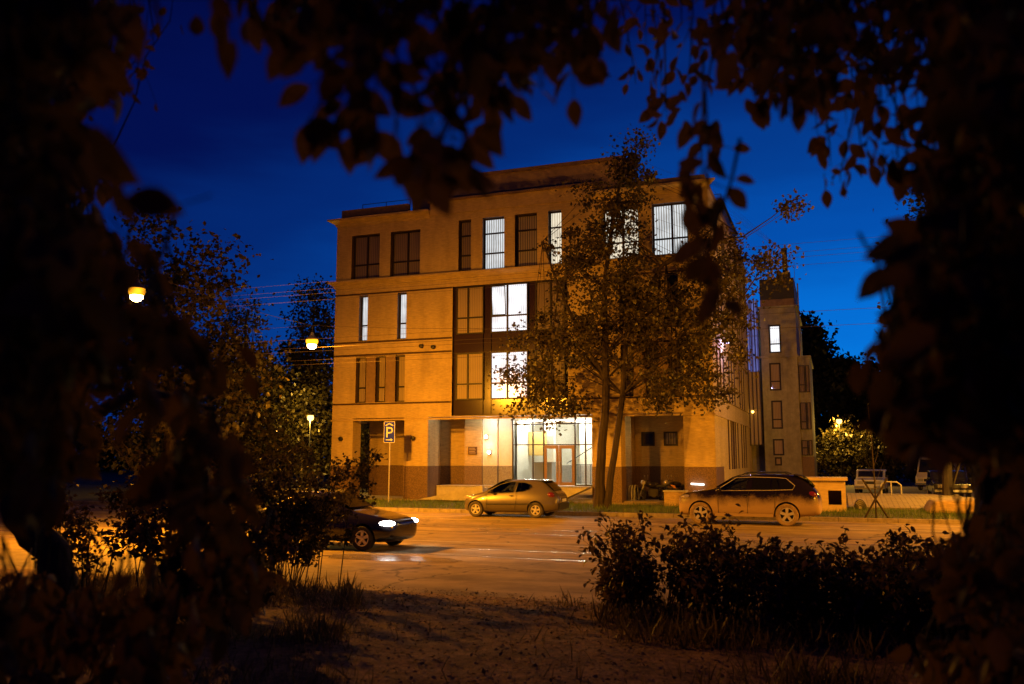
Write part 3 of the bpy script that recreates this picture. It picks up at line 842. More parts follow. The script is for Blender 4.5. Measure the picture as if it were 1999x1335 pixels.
# small fittings on the front wall
for x, z in ((-20.35, 8.2), (-19.65, 8.12), (-25.1, 3.35), (-20.75, 3.35)):
    f = MB(); f.lathe([(.05, 0), (.05, -.10), (.12, -.12), (.10, -.22), (.02, -.24)], 12, 'y', (x, YF, z))
    f.build("wall_fitting", M['black'], BL)
# glowing tube added at the right plinth for a streak of light, no lamp
sl = MB(); sl.tube([(-6.35, YF-.10, 1.12), (-5.75, YF-.10, 1.09)], .035, 8)
sl.build("light_streak_tube", emit("light_streak", (1.0, .9, .75), 6), BL)

# ------------------------------------------------------------------ lower rear wing at the right
RW = thing("rear_wing", "narrow grey beige rear wing with dark boxy roof storey, flue pipe and one lit window", "building", (-3, 61, 0))
YT = 60.0
b = MB()
TF = Fr(lambda u, w, v: (u, YT + w, v))
tw = [(-3.87, -3.14, 6.76, 8.61), (-3.84, -3.14, 4.23, 6.10), (-3.83, -3.13, 2.49, 3.57), (-3.75, -3.30, 1.83, 2.38), (-3.82, -3.05, 9.27, 11.18)]
wall_grid(b, TF, -4.35, -2.06, 1.0, 12.30, tw, .2)
b.add([(-2.06,YT,1.0),(-2.06,72,1.0),(-2.06,72,12.3),(-2.06,YT,12.3)], [(0,1,2,3)])
b.box(-8.5, -4.352, YT+1.4, YT+9, 1.0, 12.3)
b.box(-2.055, -1.32, YT+.35, YT+8, 2.42, 8.9)
b.build("wall", [M['plaster_grey'], M['reveal']], RW)
p = MB(); p.box(-4.37, -2.055, YT-.03, YT-.004, .15, 1.0); p.box(-4.37, -2.055, YT-.003, YT+.1, .15, .998)
p.box(-2.05, -1.30, YT+.33, YT+8, .15, 2.417); p.box(-8.5, -4.372, YT+1.38, YT+9, .15, .998)
p.build("plinth", M['stone'], RW)
for i, (a, c, z0, z1) in enumerate(tw):
    window(TF, a, c, z0, z1, M['lit_white'] if i == 4 else M['un_pale'], RW, (), (z0 + .62,) if z1 - z0 > 1.2 else (), w=.10, fw=.10, label="brightly lit upper window" if i == 4 else None)
TS = Fr(lambda u, w, v: (u, YT + .35 + w, v))
for z0, z1 in ((6.61, 8.40), (4.18, 5.95), (2.49, 3.49)):
    window(TS, -2.02, -1.64, z0, z1, M['un_blind'], RW, (), (z0 + .5,), w=-.12, fw=.05)
    window(TS, -1.60, -1.36, z0, z1, M['un_blind'], RW, (), (), w=-.12, fw=.04)
c = MB(); c.box(-4.5, -1.9, YT-.18, YT+9, 12.303, 12.42); c.box(-4.45, -1.98, YT-.10, YT-.004, 8.95, 9.08); c.box(-2.04, -1.22, YT+.25, YT+8.1, 8.903, 9.05)
c.build("cornice", M['plaster_grey'], RW)
c = MB(); c.box(-4.3, -2.10, YT+.02, YT+8, 12.424, 12.9); c.build("attic_wall", M['parapet'], RW)
c = MB(); c.box(-4.3, -2.08, YT, YT+8, 12.903, 14.3); c.box(-3.05, -2.3, YT+.2, YT+1.2, 14.303, 14.75); c.build("roof_storey", M['roofdark'], RW)
c = MB(); c.lathe([(.17, 14.753), (.17, 16.4), (.20, 16.4), (.20, 16.5), (.12, 16.52)], 14, 'z', (-2.62, YT+.7, 0)); c.build("flue_pipe", M['roofdark'], RW)
railing([(-4.2, YT+.3, 14.3), (-3.15, YT+.3, 14.3), (-3.15, YT+2.5, 14.3)], .7, RW, .5)
c = MB(); c.tube([(-1.85, YT+.1, 9.0), (-1.85, YT+.1, 13.9)], .05, 8); c.tube([(-2.0, YT-.06, 12.3), (-2.0, YT-.06, 15.4)], .015, 5); c.build("downpipe", M['steel'], RW)
gz = MB()
for k in range(4):
    gz.box(-5.17, -4.42, 59.2 + .012*k, 59.25+.012*k, 3.2 + 2.4*k, 5.55 + 2.4*k, 0 if k > 1 else 1)
sg = gz.build("stair_glazing", [M['blueglass'], M['un_pale']], RW)
gm = MB()
for x in (-5.15, -4.9, -4.65, -4.42): gm.box(x-.025, x+.025, 59.12, 59.19, 3.1, 12.8)
gm.build("mullion", M['frame'], sg)
lm = MB(); lm.ball((-4.95, 58.9, 5.32), .09); lm.build("wall_lamp", M['sodium_small'], RW)
lm = MB(); lm.box(-5.19, -4.85, 45.2, 45.5, 8.2, 8.3); fl_ = lm.build("wall_lamp", M['black'], BL)  # assumed violet lamp behind the tree, added to tint the side facade lavender
lm = MB(); lm.box(-5.15, -4.87, 45.22, 45.48, 8.17, 8.197); lm.build("lamp_glass", emit("assumed_violet_lamp", (.6, .5, 1.0), 5), fl_)
point("assumed_violet_light", (-4.75, 45.3, 8.05), 170, (.5, .42, 1.0), .08, BL)  # light of the assumed violet lamp on the side facade

# ------------------------------------------------------------------ lamps
def catenary_lamp(x, y, z, label, watts, aim, direct):
    t = thing("street_lamp", label, "street lamp", (x, y, z), group="lamps hung over the road")
    h = MB()
    h.lathe([(.03, .34), (.06, .33), (.08, .22), (.21, .12), (.25, .06), (.24, .05)], 18)
    h.build("lamp_housing", M['steel'], t, world=False)
    b = MB(); b.lathe([(.24, .045), (.25, -.04), (.22, -.12), (.15, -.19), (.05, -.22), (.01, -.225)], 18)
    b.build("lamp_bowl", M['bowl_halo'], t, world=False)
    b = MB(); b.ball((0, 0, -.19), .19, .19, .16, 0, 16); b.build("bulb", M['sodium'], t, world=False)
    c = MB(); c.tube([(0, 0, .34), (0, 0, .62)], .02, 6); c.tube([(-.25, 0, .62), (.25, 0, .62)], .03, 6)
    c.build("hanger", M['black'], t, world=False)
    l = point("lamp_light", (0, 0, -.46), watts, radius=.12); l.parent = t
    sl_ = bpy.data.lights.new("lamp_beam", 'SPOT'); sl_.energy = direct; sl_.color = SODIUM; sl_.spot_size = R(176); sl_.spot_blend = 1.0; sl_.shadow_soft_size = .14
    so = bpy.data.objects.new("lamp_beam", sl_); COL.objects.link(so); so.parent = t; so.location = (0, 0, -.48)
    so.rotation_euler = Vector(aim).to_track_quat('-Z', 'Y').to_euler()
    return t
LX = -19.6
catenary_lamp(LX-.15, 30.0, 7.03, "glowing sodium lamp hanging over the road beside the building's left edge", LAMP_W * .05, (.30, .80, -.72), LAMP_W * .88)
catenary_lamp(LX+.1, 20.2, 7.30, "glowing sodium lamp half hidden in the leaves of the big tree on the left", LAMP_W * .05, (.60, .42, -.97), LAMP_W * 1.9)
catenary_lamp(9.5, 31.0, 7.2, "assumed sodium lamp hanging over the road beyond the right trunk", LAMP_W * .04, (-.55, .75, -.62), LAMP_W * 1.0)  # assumed lamp out of view, lights the right facade and yard
catenary_lamp(9.3, 20.6, 7.3, "assumed sodium lamp hanging over the near lanes beyond the right trunk", LAMP_W * .03, (-.50, .90, -.60), LAMP_W * .7)  # assumed lamp out of view, lights the road side of the SUV

def post_lamp(x, y, z, label, watts, zb=0.15):
    t = thing("lamp_post", label, "lamp post", (x, y, zb))
    p = MB(); p.tube([(x, y, zb), (x, y, z-.25)], [.07, .04], 8); p.tube([(x, y, z-.25), (x, y, z-.12)], .06, 8)
    p.build("pole", M['black'], t)
    b = MB(); b.ball((x, y, z), .22, n=14); b.build("lamp_globe", M['sodium_small'], t)
    c = MB(); c.lathe([(.20, .15), (.05, .22), (.02, .23)], 14, 'z', (x, y, z)); c.build("lamp_cap", M['black'], t)
    point("lamp_light", (x-.15, y-.35, z-.2), watts, (1.0, .55, .07), .15, t)
post_lamp(-32.85, 50, 5.0, "distant lit lamp post left of the building in front of yellow leaves", 2600)
post_lamp(-40.0, 56.5, 4.55, "small distant lamp post far left of the building among dark leaves", 100)
post_lamp(0.41, 75, 5.27, "lit lamp post among yellow green bushes right of the rear wing", 1500)
post_lamp(7.6, 43.5, 5.2, "added lamp post in the yard behind the right trunk's leaves", 2300, .19)  # added lamp, hidden by leaves, to brighten the yard
for x, y in lights_: point("lobby_light", (x, y, 4.1), 220, (1.0, .92, .78), .14, BL)
for x, y in ((-15.2, 42.9), (-17.2, 42.9), (-12.4, 43.1)): point("downlight_light", (x, y, 4.25), 60, (1.0, .90, .74), .1, BL)
point("wall_lamp_light", (-17.5, 43.4, 3.0), 9, (1.0, .90, .74), .08, BL)

# ------------------------------------------------------------------ overhead wires
def wire(pts, label, r=.007, sag=0.0, group="overhead wires"):
    a, b = Vector(pts[0]), Vector(pts[-1]); n = 14
    P = [a.lerp(b, k/n) - Vector((0, 0, sag * 4 * (k/n) * (1 - k/n))) for k in range(n+1)]
    m = MB(); m.tube(P, r, 5)
    return tag(m.build("overhead_wire", M['wirem']), label, "wire", group)
M['wirem'] = mat("copper_wire", (0.045, 0.032, 0.022), .7)
for (py, lab) in ((470, "topmost of the tram wires crossing the sky right of the flue pipe"), (487, "second tram wire from the top right of the flue pipe"),
                  (497, "third tram wire from the top right of the flue pipe"), (513, "lowest of the four tram wires level with the flue pipe")):
    p = at(1620, py, Y=24.6); wire([(-70, 24.6, p.z), (40, 24.6, p.z)], lab, .0045)
for (py, lab) in ((604, "wire across the sky level with the tower's lit window"), (634, "wire just below the level of the tower's lit window top")):
    p = at(1650, py, Y=27); wire([(-70, 27, p.z), (40, 27, p.z)], lab, .006)
wire([(LX-.15, 30, 7.66), (LX+.1, 20.2, 7.93)], "span wire strung between the two hanging lamps over the road", .008, .15)
wire([(LX-.15, 30, 7.66), (-8.5, 37.6, 8.3)], "span wire running from the hanging lamp to the tree before the building", .007, .2)
wire([(LX-.15, 30, 7.66), (-42, 24.0, 7.4)], "span wire running left from the hanging lamp into the dark trees", .007, .25)
for (py, lab) in ((712, "upper of two wires passing under the hanging lamp"), (720, "lower of two wires passing under the hanging lamp")):
    p = at(480, py, Y=33); wire([(-70, 33, p.z), (-10, 33, p.z + .1)], lab, .007)
p = at(460, 686, Y=31); wire([(-60, 31, p.z), (-8, 31, p.z)], "pale wire passing just below the hanging lamp", .009)

# ------------------------------------------------------------------ parking sign
SG = thing("parking_sign", "blue P parking sign with roof symbol and right arrow on a pale pole", "sign", (-20.95, 39.0, .12), R(4))
p = MB(); p.tube([(0, 0, 0), (0.02, 0, 3.95)], .035, 10); p.build("pole", M['galv'], SG, world=False)
def rrect(w, h, r, n=5):
    pts = []
    for cx, cy, a0 in ((w-r, h-r, 0), (-w+r, h-r, 90), (-w+r, -h+r, 180), (w-r, -h+r, 270)):
        for k in range(n+1):
            a = R(a0 + 90*k/n); pts.append((cx + r*math.cos(a), cy + r*math.sin(a)))
    return pts
SZ = 3.48
def lift(pts, dz=SZ): return [(x, z + dz) for x, z in pts]
sgw = mat("sign_white", (.75, .75, .75), .5); sgb = mat("sign_blue", (.0005, .02, 1.0), .5)
f = MB(); f.prism(lift(rrect(.30, .53, .05)), -.06, -.04, 'y'); pan = f.build("sign_panel", sgw, SG, world=False)
f = MB(); f.prism(lift(rrect(.275, .505, .04)), -.064, -.0602, 'y'); f.build("blue_face", sgb, pan, world=False)
def stroke(mb, pts, w, y0=-.068, y1=-.0645):
    for (a, b) in zip(pts[:-1], pts[1:]):
        d = Vector((b[0]-a[0], b[1]-a[1])).normalized() ; nn = Vector((-d.y, d.x)) * w/2; e = d * w * .3
        q = [(a[0]-e.x+nn.x, a[1]-e.y+nn.y), (a[0]-e.x-nn.x, a[1]-e.y-nn.y), (b[0]+e.x-nn.x, b[1]+e.y-nn.y), (b[0]+e.x+nn.x, b[1]+e.y+nn.y)]
        mb.prism(q, y0 - .0002*rnd.random(), y1, 'y')
f = MB()
stroke(f, lift([(-.19, .33), (0, .43), (.19, .33)]), .055)
stroke(f, lift([(-.12, -.24), (-.12, .24)]), .075)
stroke(f, lift([(-.12, .21)] + [(.03 + .135*math.sin(R(a)), .09 + .12*math.cos(R(a))) for a in range(0, 181, 20)] + [(-.12, -.03)]), .07)
stroke(f, lift([(-.17, -.385), (.12, -.385)]), .045)
f.prism(lift([(.09, -.31), (.20, -.385), (.09, -.46)]), -.0685, -.0645, 'y')
f.build("symbol", sgw, pan, world=False)

# ------------------------------------------------------------------ cars
def car_body(name, st, arches, wr, body, dark, root, cuts=(), arch_h=1.0):
    """st: stations front to rear of (x, z_bottom, z_mid, z_belt, z_top, w_bottom, w_mid, w_belt, w_top)"""
    vs, fs = [], []
    n = 16
    for (x, zb, zm, zl, zt, wb, wmd, wl, wt) in st:
        half = [(0, zb), (wb*.7, zb), (wb, zb+.05), (wmd*.985, (zb+.05)*.5+zm*.5), (wmd, zm), (wl, zl), (wt + (wl-wt)*.06, zt-(zt-zl)*.14), (wt*.72, zt-.004), (0, zt)]
        ring = half + [(-a, b) for a, b in half[-2:0:-1]]
        n = len(ring)
        vs += [(x, a, b) for a, b in ring]
    m = len(st)
    for i in range(m-1):
        for k in range(n):
            fs.append((i*n+k, i*n+(k+1) % n, (i+1)*n+(k+1) % n, (i+1)*n+k))
    fs.append(tuple(range(n))); fs.append(tuple((m-1)*n+k for k in range(n)))
    b = MB(); b.add(vs, fs, 0, True)
    o = b.build(name, [body, dark], root, world=False)
    sd = o.modifiers.new("s", 'SUBSURF'); sd.levels = 2; sd.render_levels = 2
    cut = MB()
    for ax in arches:
        for s in (-1, 1):
            cut.lathe([(wr, s*.55), (wr, s*1.4)], 40, 'y', (ax, 0, wr*.93*arch_h), 1)
    for poly in cuts: cut.prism(poly, -1.3, 1.3, 'y', 1)
    co = cut.build("cutter", [body, dark])
    bo = o.modifiers.new("b", 'BOOLEAN'); bo.object = co; bo.operation = 'DIFFERENCE'; bo.solver = 'EXACT'
    dg = bpy.context.evaluated_depsgraph_get(); dg.update()
    # the root may be placed: evaluate at the origin
    me = bpy.data.meshes.new_from_object(o.evaluated_get(dg))
    o.modifiers.clear(); old = o.data; o.data = me; bpy.data.meshes.remove(old)
    bpy.data.objects.remove(co)
    for p in o.data.polygons: p.use_smooth = True
    o.data.set_sharp_from_angle(angle=R(32))
    return o

def wheel(root, x, y, r, w, rimmat, tyremat, spokes=5, label=None, rim_r=.64):
    s = 1 if y > 0 else -1
    t = MB(); R1 = r; R0 = r*rim_r
    prof = [(R0, -w/2+.01), (R0+.02, -w/2), (R1-.03, -w/2), (R1, -w/2+.035), (R1, w/2-.035), (R1-.03, w/2), (R0+.02, w/2), (R0, w/2-.01)]
    t.lathe([(a, b) for a, b in prof], 36, 'y', (x, y, r), 0, closed=True)
    wo = t.build("wheel", tyremat, root, world=False)
    k = MB(); yo = y + s*(w/2 - .025)
    k.lathe([(R0-.003, -w*.45), (R0-.003, w*.42), (R0-.03, w*.42), (R0-.03, -w*.45)], 36, 'y', (x, y, r), 0, closed=True)
    for q in range(spokes):
        a = 2*math.pi*q/spokes + .35
        for dv in (-.0,):
            u = Vector((math.cos(a), 0, math.sin(a))); v = Vector((-math.sin(a), 0, math.cos(a)))
            c = Vector((x, yo, r)); w0, w1 = R0*.17, R0*.20
            P = [c + u*R0*.15 + v*w0, c + u*R0*.15 - v*w0, c + u*(R0-.02) - v*w1, c + u*(R0-.02) + v*w1]
            Q = [p_ - Vector((0, s*.05, 0)) for p_ in P]
            k.add(P + Q, [(0,1,2,3), (7,6,5,4), (0,4,5,1), (1,5,6,2), (2,6,7,3), (3,7,4,0)])
    k.lathe([(R0*.24, s*.0), (R0*.20, s*.012), (.01, s*.015)], 16, 'y', (x, yo, r), 0)
    k.build("rim", rimmat, wo, world=False)
    h = MB(); h.lathe([(R0-.035, -s*.09), (R0-.035, -s*.085)], 28, 'y', (x, yo, r)); h.build("brake", M['black'], wo, world=False)
    return wo

def side_poly(mb, poly, yf, side, t=.008):
    """a side pane of the outline poly (x, z); yf(z) is the body half width there"""
    n = len(poly)
    A = [(x, side*(yf(x, z)+.004), z) for x, z in poly]; B = [(x, side*(yf(x, z)-t), z) for x, z in poly]
    mb.add(A + B, [tuple(range(n)), tuple(range(2*n-1, n-1, -1))] + [(i, (i+1) % n, (i+1) % n + n, i+n) for i in range(n)])

def outline(mb, poly, yf, side, r=.012):
    P = [(x, side*(yf(x, z)+.006), z) for x, z in poly]
    mb.tube(P + [P[0], P[1]], r, 5)

def seatbox(mb, x, y):
    mb.box(x-.25, x+.25, y-.25, y+.25, .45, .62)
    mb.box(-.09, .09, -.24, .24, 0, .62, M=Matrix.Translation((x-.26, y, .55)) @ Matrix.Rotation(R(-14), 4, 'Y'))
    mb.box(-.05, .05, -.13, .13, .66, .86, M=Matrix.Translation((x-.27, y, .55)) @ Matrix.Rotation(R(-12), 4, 'Y'))

M['silver'] = mat("silver_beige_paint", (0.13, 0.11, 0.08), .26, metal=.25, coat=.6)
M['alloy'] = mat("alloy_rim", (0.62, 0.58, 0.5), .35, metal=.4)
M['interior'] = mat("dark_car_interior", (0.03, 0.028, 0.025), .8)
M['lamp_glass'] = mat("headlamp_glass", (0.65, 0.6, 0.5), .08, metal=.6, coat=1.0)
M['tail'] = mat("tail_lamp_red", (0.14, 0.014, 0.008), .15, coat=1.0)
M['platew'] = mat("white_plate", (0.6, 0.6, 0.55), .5)
M['tyre'] = mat("dusty_tyre", (0.07, 0.06, 0.05), .85, var=.3, vscale=9)
M['tyre_mud'] = mat("mud_coated_tyre", (0.27, 0.19, 0.10), .9, var=.25, vscale=9)

# --- silver hatchback at the kerb
HB = thing("parked_hatchback", "silver three door hatchback parked at the kerb before the entrance", "car", (0, 0, 0))
st = [(2.03,.26,.50,.60,.66,.40,.46,.42,.34), (1.98,.22,.48,.62,.72,.60,.66,.60,.48), (1.84,.19,.50,.68,.80,.74,.80,.74,.60),
      (1.60,.18,.54,.76,.88,.78,.85,.79,.66), (1.30,.18,.56,.83,.95,.80,.865,.80,.68), (1.08,.18,.57,.88,1.01,.80,.87,.80,.68),
      (.80,.18,.58,.91,1.17,.80,.87,.79,.64), (.45,.18,.58,.93,1.34,.80,.87,.79,.60), (.10,.18,.58,.94,1.445,.80,.87,.79,.57),
      (-.35,.18,.58,.95,1.485,.80,.87,.79,.56), (-.80,.18,.59,.97,1.475,.80,.87,.79,.55), (-1.15,.19,.60,.99,1.44,.79,.87,.78,.53),
      (-1.38,.20,.61,1.00,1.36,.78,.86,.77,.53), (-1.58,.22,.62,1.00,1.19,.76,.845,.75,.54), (-1.75,.24,.63,.97,1.03,.72,.82,.72,.55),
      (-1.90,.27,.62,.86,.92,.66,.77,.66,.54), (-1.98,.31,.58,.72,.76,.56,.64,.56,.46)]
fwin = [(.93,.955),(.44,1.255),(.05,1.365),(-.22,1.375),(-.15,.985),(.45,.955)]
rwin = [(-.32,1.355),(-.62,1.345),(-.82,1.285),(-.875,1.20),(-.77,1.09),(-.56,1.02),(-.25,.99)]
def hbw(x, z): return .80 - (z-.94)*.40 if z > .94 else .80
car_body("body", st, (1.42, -1.08), .345, M['silver'], M['interior'], HB, (fwin, rwin))
for x in (1.42, -1.08):
    for s in (1, -1): wheel(HB, x, s*.755, .302, .19, M['alloy'], M['tyre'], 5)
for s in (1, -1):
    for q in (fwin, rwin):
        g = MB(); side_poly(g, q, lambda x, z: hbw(x, z)-.02, s, .004); w_ = g.build("side_window", M['carglass'], HB, world=False)
        f = MB(); outline(f, q, lambda x, z: hbw(x, z)-.012, s, .013); f.build("seal", M['black'], w_, world=False)
    m = MB(); m.ball((.70, s*.93, 1.00), .07, .10, .075); m.tube([(.72, s*.80, .95), (.70, s*.88, .97)], .03, 6); m.build("mirror", M['black'], HB, world=False)
    h = MB(); h.tube([(-.02, s*.873, .845), (-.18, s*.873, .86)], .016, 6); h.build("handle", M['black'], HB, world=False)
    d = MB(); d.box(-.93, .95, s*.868-.012, s*.868+.012, .50, .545, 0, Matrix.Rotation(R(1.0), 4, 'Y')); d.build("rub_strip", M['interior'], HB, world=False)
    d = MB(); d.tube([(-.27, s*.806, .97), (-.29, s*.872, .80), (-.28, s*.877, .55), (-.22, s*.84, .30)], .006, 4)
    d.tube([(1.0, s*.80, .92), (.93, s*.868, .80), (.95, s*.874, .55), (.92, s*.84, .30)], .006, 4); d.build("door_seam", M['black'], HB, world=False)
    l = MB(); l.ball((1.70, s*.66, .76), .26, .13, .10, 0, 14); l.build("headlight", M['lamp_glass'], HB, world=False)
    l = MB(); l.ball((-1.66, s*.70, .87), .17, .085, .13, 0, 16); l.build("taillight", M['tail'], HB, world=False)
rw_ = MB(); rw_.prism([(-1.30, 1.40), (-1.62, 1.145), (-1.72, 1.05), (-1.745, 1.065), (-1.645, 1.165), (-1.33, 1.425)], -.52, .52, 'y'); rw_.build("rear_window", M['tinted'], HB, world=False)
wsn = MB(); wsn.prism([(1.02, 1.055), (.45, 1.362), (.17, 1.455), (.17, 1.470), (.45, 1.377), (1.03, 1.07)], -.56, .56, 'y'); wsn.build("windshield", M['tinted'], HB, world=False)
sp_ = MB(); sp_.prism([(-1.10, 1.455), (-1.42, 1.405), (-1.44, 1.42), (-1.12, 1.48)], -.50, .50, 'y'); sp_.build("spoiler", M['silver'], HB, world=False)
pw = MB(); pw.box(-2.0, -1.985, -.26, .26, .62, .73); pw.build("number_plate", M['platew'], HB, world=False)
bm_ = MB(); bm_.prism([(-1.72, .30), (-1.99, .34), (-2.02, .56), (-1.97, .58)], -.62, .62, 'y'); bm_.build("rear_bumper", M['interior'], HB, world=False)
ins = MB(); 
for y in (.36, -.36): seatbox(ins, .05, y)
seatbox(ins, -.75, 0.3); seatbox(ins, -.75, -0.3)
ins.lathe([(.17, 0), (.19, .01), (.17, .02)], 16, 'x', (.52, .36, .98), closed=True)
ins.build("seats", M['interior'], HB, world=False)
HB.location = (-12.02, 33.05, 0); HB.rotation_euler = (0, 0, math.pi)

# --- dark SUV
def mud_paint(name, base, mudc):
    m = bpy.data.materials.new(name); m.use_nodes = True
    t = m.node_tree; b = t.nodes["Principled BSDF"]
    tc = t.nodes.new("ShaderNodeTexCoord"); sx = t.nodes.new("ShaderNodeSeparateXYZ")
    nz = t.nodes.new("ShaderNodeTexNoise"); nz.inputs["Scale"].default_value = 2.5; nz.inputs["Detail"].default_value = 9
    n3 = t.nodes.new("ShaderNodeTexNoise"); n3.inputs["Scale"].default_value = 40; n3.inputs["Detail"].default_value = 5
    ad = t.nodes.new("ShaderNodeMath"); ad.operation = 'MULTIPLY_ADD'; ad.inputs[1].default_value = .55
    a2 = t.nodes.new("ShaderNodeMath"); a2.operation = 'MULTIPLY_ADD'; a2.inputs[1].default_value = .25
    mr = t.nodes.new("ShaderNodeMapRange"); mr.inputs[1].default_value = 1.46; mr.inputs[2].default_value = 1.05
    t.links.new(tc.outputs["Object"], sx.inputs[0]); t.links.new(tc.outputs["Object"], nz.inputs[0]); t.links.new(tc.outputs["Object"], n3.inputs[0])
    t.links.new(nz.outputs[0], ad.inputs[0]); t.links.new(sx.outputs[2], ad.inputs[2])
    t.links.new(n3.outputs[0], a2.inputs[0]); t.links.new(ad.outputs[0], a2.inputs[2]); t.links.new(a2.outputs[0], mr.inputs[0])
    mx = t.nodes.new("ShaderNodeMix"); mx.data_type = 'RGBA'
    mx.inputs[6].default_value = (*base, 1); mx.inputs[7].default_value = (*mudc, 1)
    t.links.new(mr.outputs[0], mx.inputs[0]); t.links.new(mx.outputs[2], b.inputs["Base Color"])
    r = t.nodes.new("ShaderNodeMapRange"); r.inputs[3].default_value = .12; r.inputs[4].default_value = .85
    t.links.new(mr.outputs[0], r.inputs[0]); t.links.new(r.outputs[0], b.inputs["Roughness"])
    return m
M['suvpaint'] = mud_paint("dark_paint_with_road_dust", (0.010, 0.007, 0.006), (0.36, 0.25, 0.13))
SV = thing("parked_suv", "dark dusty SUV with roof rails parked right of the bare gap in the trees", "car", (0, 0, 0))
SV["label"] = "large dark SUV with dust covered lower doors and mud coated wheels parked at the kerb"
st = [(2.42,.34,.62,.82,.90,.55,.62,.58,.46), (2.36,.30,.62,.88,.99,.74,.80,.74,.60), (2.20,.28,.66,.94,1.06,.86,.92,.86,.70),
      (1.85,.27,.70,1.00,1.13,.90,.955,.89,.74), (1.45,.27,.72,1.05,1.18,.91,.965,.90,.76), (1.12,.27,.73,1.08,1.23,.91,.965,.90,.76),
      (.85,.27,.73,1.10,1.40,.91,.965,.89,.72), (.50,.27,.73,1.12,1.60,.91,.965,.88,.68), (.22,.27,.73,1.13,1.70,.91,.965,.88,.66),
      (-.30,.27,.74,1.15,1.75,.91,.965,.88,.65), (-.90,.27,.74,1.17,1.755,.91,.965,.88,.64), (-1.45,.28,.75,1.18,1.735,.91,.965,.87,.63),
      (-1.80,.30,.76,1.19,1.67,.89,.955,.86,.63), (-2.02,.32,.77,1.19,1.48,.87,.945,.85,.65), (-2.20,.34,.78,1.17,1.28,.84,.925,.83,.67),
      (-2.33,.37,.76,1.08,1.14,.78,.87,.78,.66), (-2.42,.42,.68,.84,.90,.66,.74,.66,.56)]
SW = [[(1.02,1.17),(.36,1.585),(-.05,1.615),(.04,1.195)], [(-.17,1.20),(-.22,1.615),(-.79,1.605),(-.79,1.215)], [(-.83,1.215),(-.87,1.60),(-1.0,1.595),(-1.08,1.22)], [(-1.14,1.225),(-1.03,1.595),(-1.30,1.575),(-1.55,1.36),(-1.50,1.245)]]
def svw(x, z): return .885 - (z-1.13)*.36 if z > 1.13 else .885
car_body("body", st, (1.60, -1.31), .425, M['suvpaint'], M['interior'], SV, (SW[0],))
for x in (1.60, -1.31):
    for s in (1, -1): wheel(SV, x, s*.83, .378, .26, M['alloy'], M['tyre_mud'], 5, rim_r=.66)
for s in (1, -1):
    for i, q in enumerate(SW):
        g = MB(); side_poly(g, q, lambda x, z: svw(x, z)-(.02 if i == 0 else -.002), s, .004)
        w_ = g.build("side_window", M['carglass'] if i == 0 else M['tinted'], SV, world=False)
    f = MB(); ring = [(1.06,1.165),(.36,1.61),(-.2,1.64),(-1.02,1.625),(-1.32,1.60),(-1.60,1.36),(-1.52,1.225),(-.8,1.195)]
    outline(f, ring, lambda x, z: svw(x, z)+.002, s, .012); f.build("chrome_trim", M['alloy'], SV, world=False)
    rl = MB(); rl.tube([(.15, s*.62, 1.72), (.0, s*.63, 1.79), (-1.25, s*.61, 1.80), (-1.42, s*.60, 1.735)], .02, 6); rl.build("roof_rail", M['black'], SV, world=False)
    m = MB(); m.ball((.92, s*1.03, 1.20), .09, .13, .10); m.tube([(.9, s*.88, 1.14), (.9, s*.96, 1.16)], .04, 6); m.build("mirror", M['suvpaint'], SV, world=False)
    for hx in (.16, -.82):
        h = MB(); h.tube([(hx, s*.955, 1.03), (hx-.2, s*.953, 1.04)], .018, 6); h.build("handle", M['black'], SV, world=False)
    d = MB()
    for sx_ in (-.02, -.93): d.tube([(sx_-.06, s*.893, 1.16), (sx_, s*.957, .98), (sx_, s*.970, .74), (sx_+.01, s*.93, .40)], .007, 4)
    d.tube([(.98, s*.90, 1.10), (1.0, s*.957, .98), (.98, s*.970, .74), (.97, s*.93, .40)], .007, 4); d.build("door_seam", M['black'], SV, world=False)
    d = MB(); d.box(-.86, 1.10, s*.955-.03, s*.955+.03, .30, .40); d.build("side_sill", M['suvpaint'], SV, world=False)
    l = MB(); l.ball((2.10, s*.76, .93), .22, .12, .09, 0, 14); l.build("headlight", M['lamp_glass'], SV, world=False)
    l = MB(); l.ball((-2.12, s*.79, 1.05), .18, .075, .13, 0, 16); l.build("taillight", M['tail'], SV, world=False)
wsn = MB(); wsn.prism([(1.06, 1.275), (.50, 1.612), (.26, 1.70), (.26, 1.715), (.50, 1.630), (1.07, 1.29)], -.64, .64, 'y'); wsn.build("windshield", M['tinted'], SV, world=False)
rw_ = MB(); rw_.prism([(-1.86, 1.64), (-2.04, 1.47), (-2.19, 1.30), (-2.21, 1.315), (-2.06, 1.49), (-1.88, 1.66)], -.60, .60, 'y'); rw_.build("rear_window", M['tinted'], SV, world=False)
sp_ = MB(); sp_.prism([(-1.55, 1.725), (-1.90, 1.65), (-1.92, 1.67), (-1.57, 1.75)], -.62, .62, 'y'); sp_.build("spoiler", M['suvpaint'], SV, world=False)
gr_ = MB()
for y in (-.2, .2): gr_.lathe([(.01, 2.40), (.13, 2.395), (.14, 2.36)], 16, 'x', (0, y, .84))
gr_.build("grille", M['black'], SV, world=False)
ins = MB()
for y in (.4, -.4): seatbox(ins, .1, y)
ins.lathe([(.18, 0), (.20, .01), (.18, .02)], 16, 'x', (.60, .40, 1.12), closed=True)
ins.build("seats", M['interior'], SV, world=False)
SV.location = (-2.93, 32.35, 0); SV.rotation_euler = (0, 0, math.pi + R(-1))

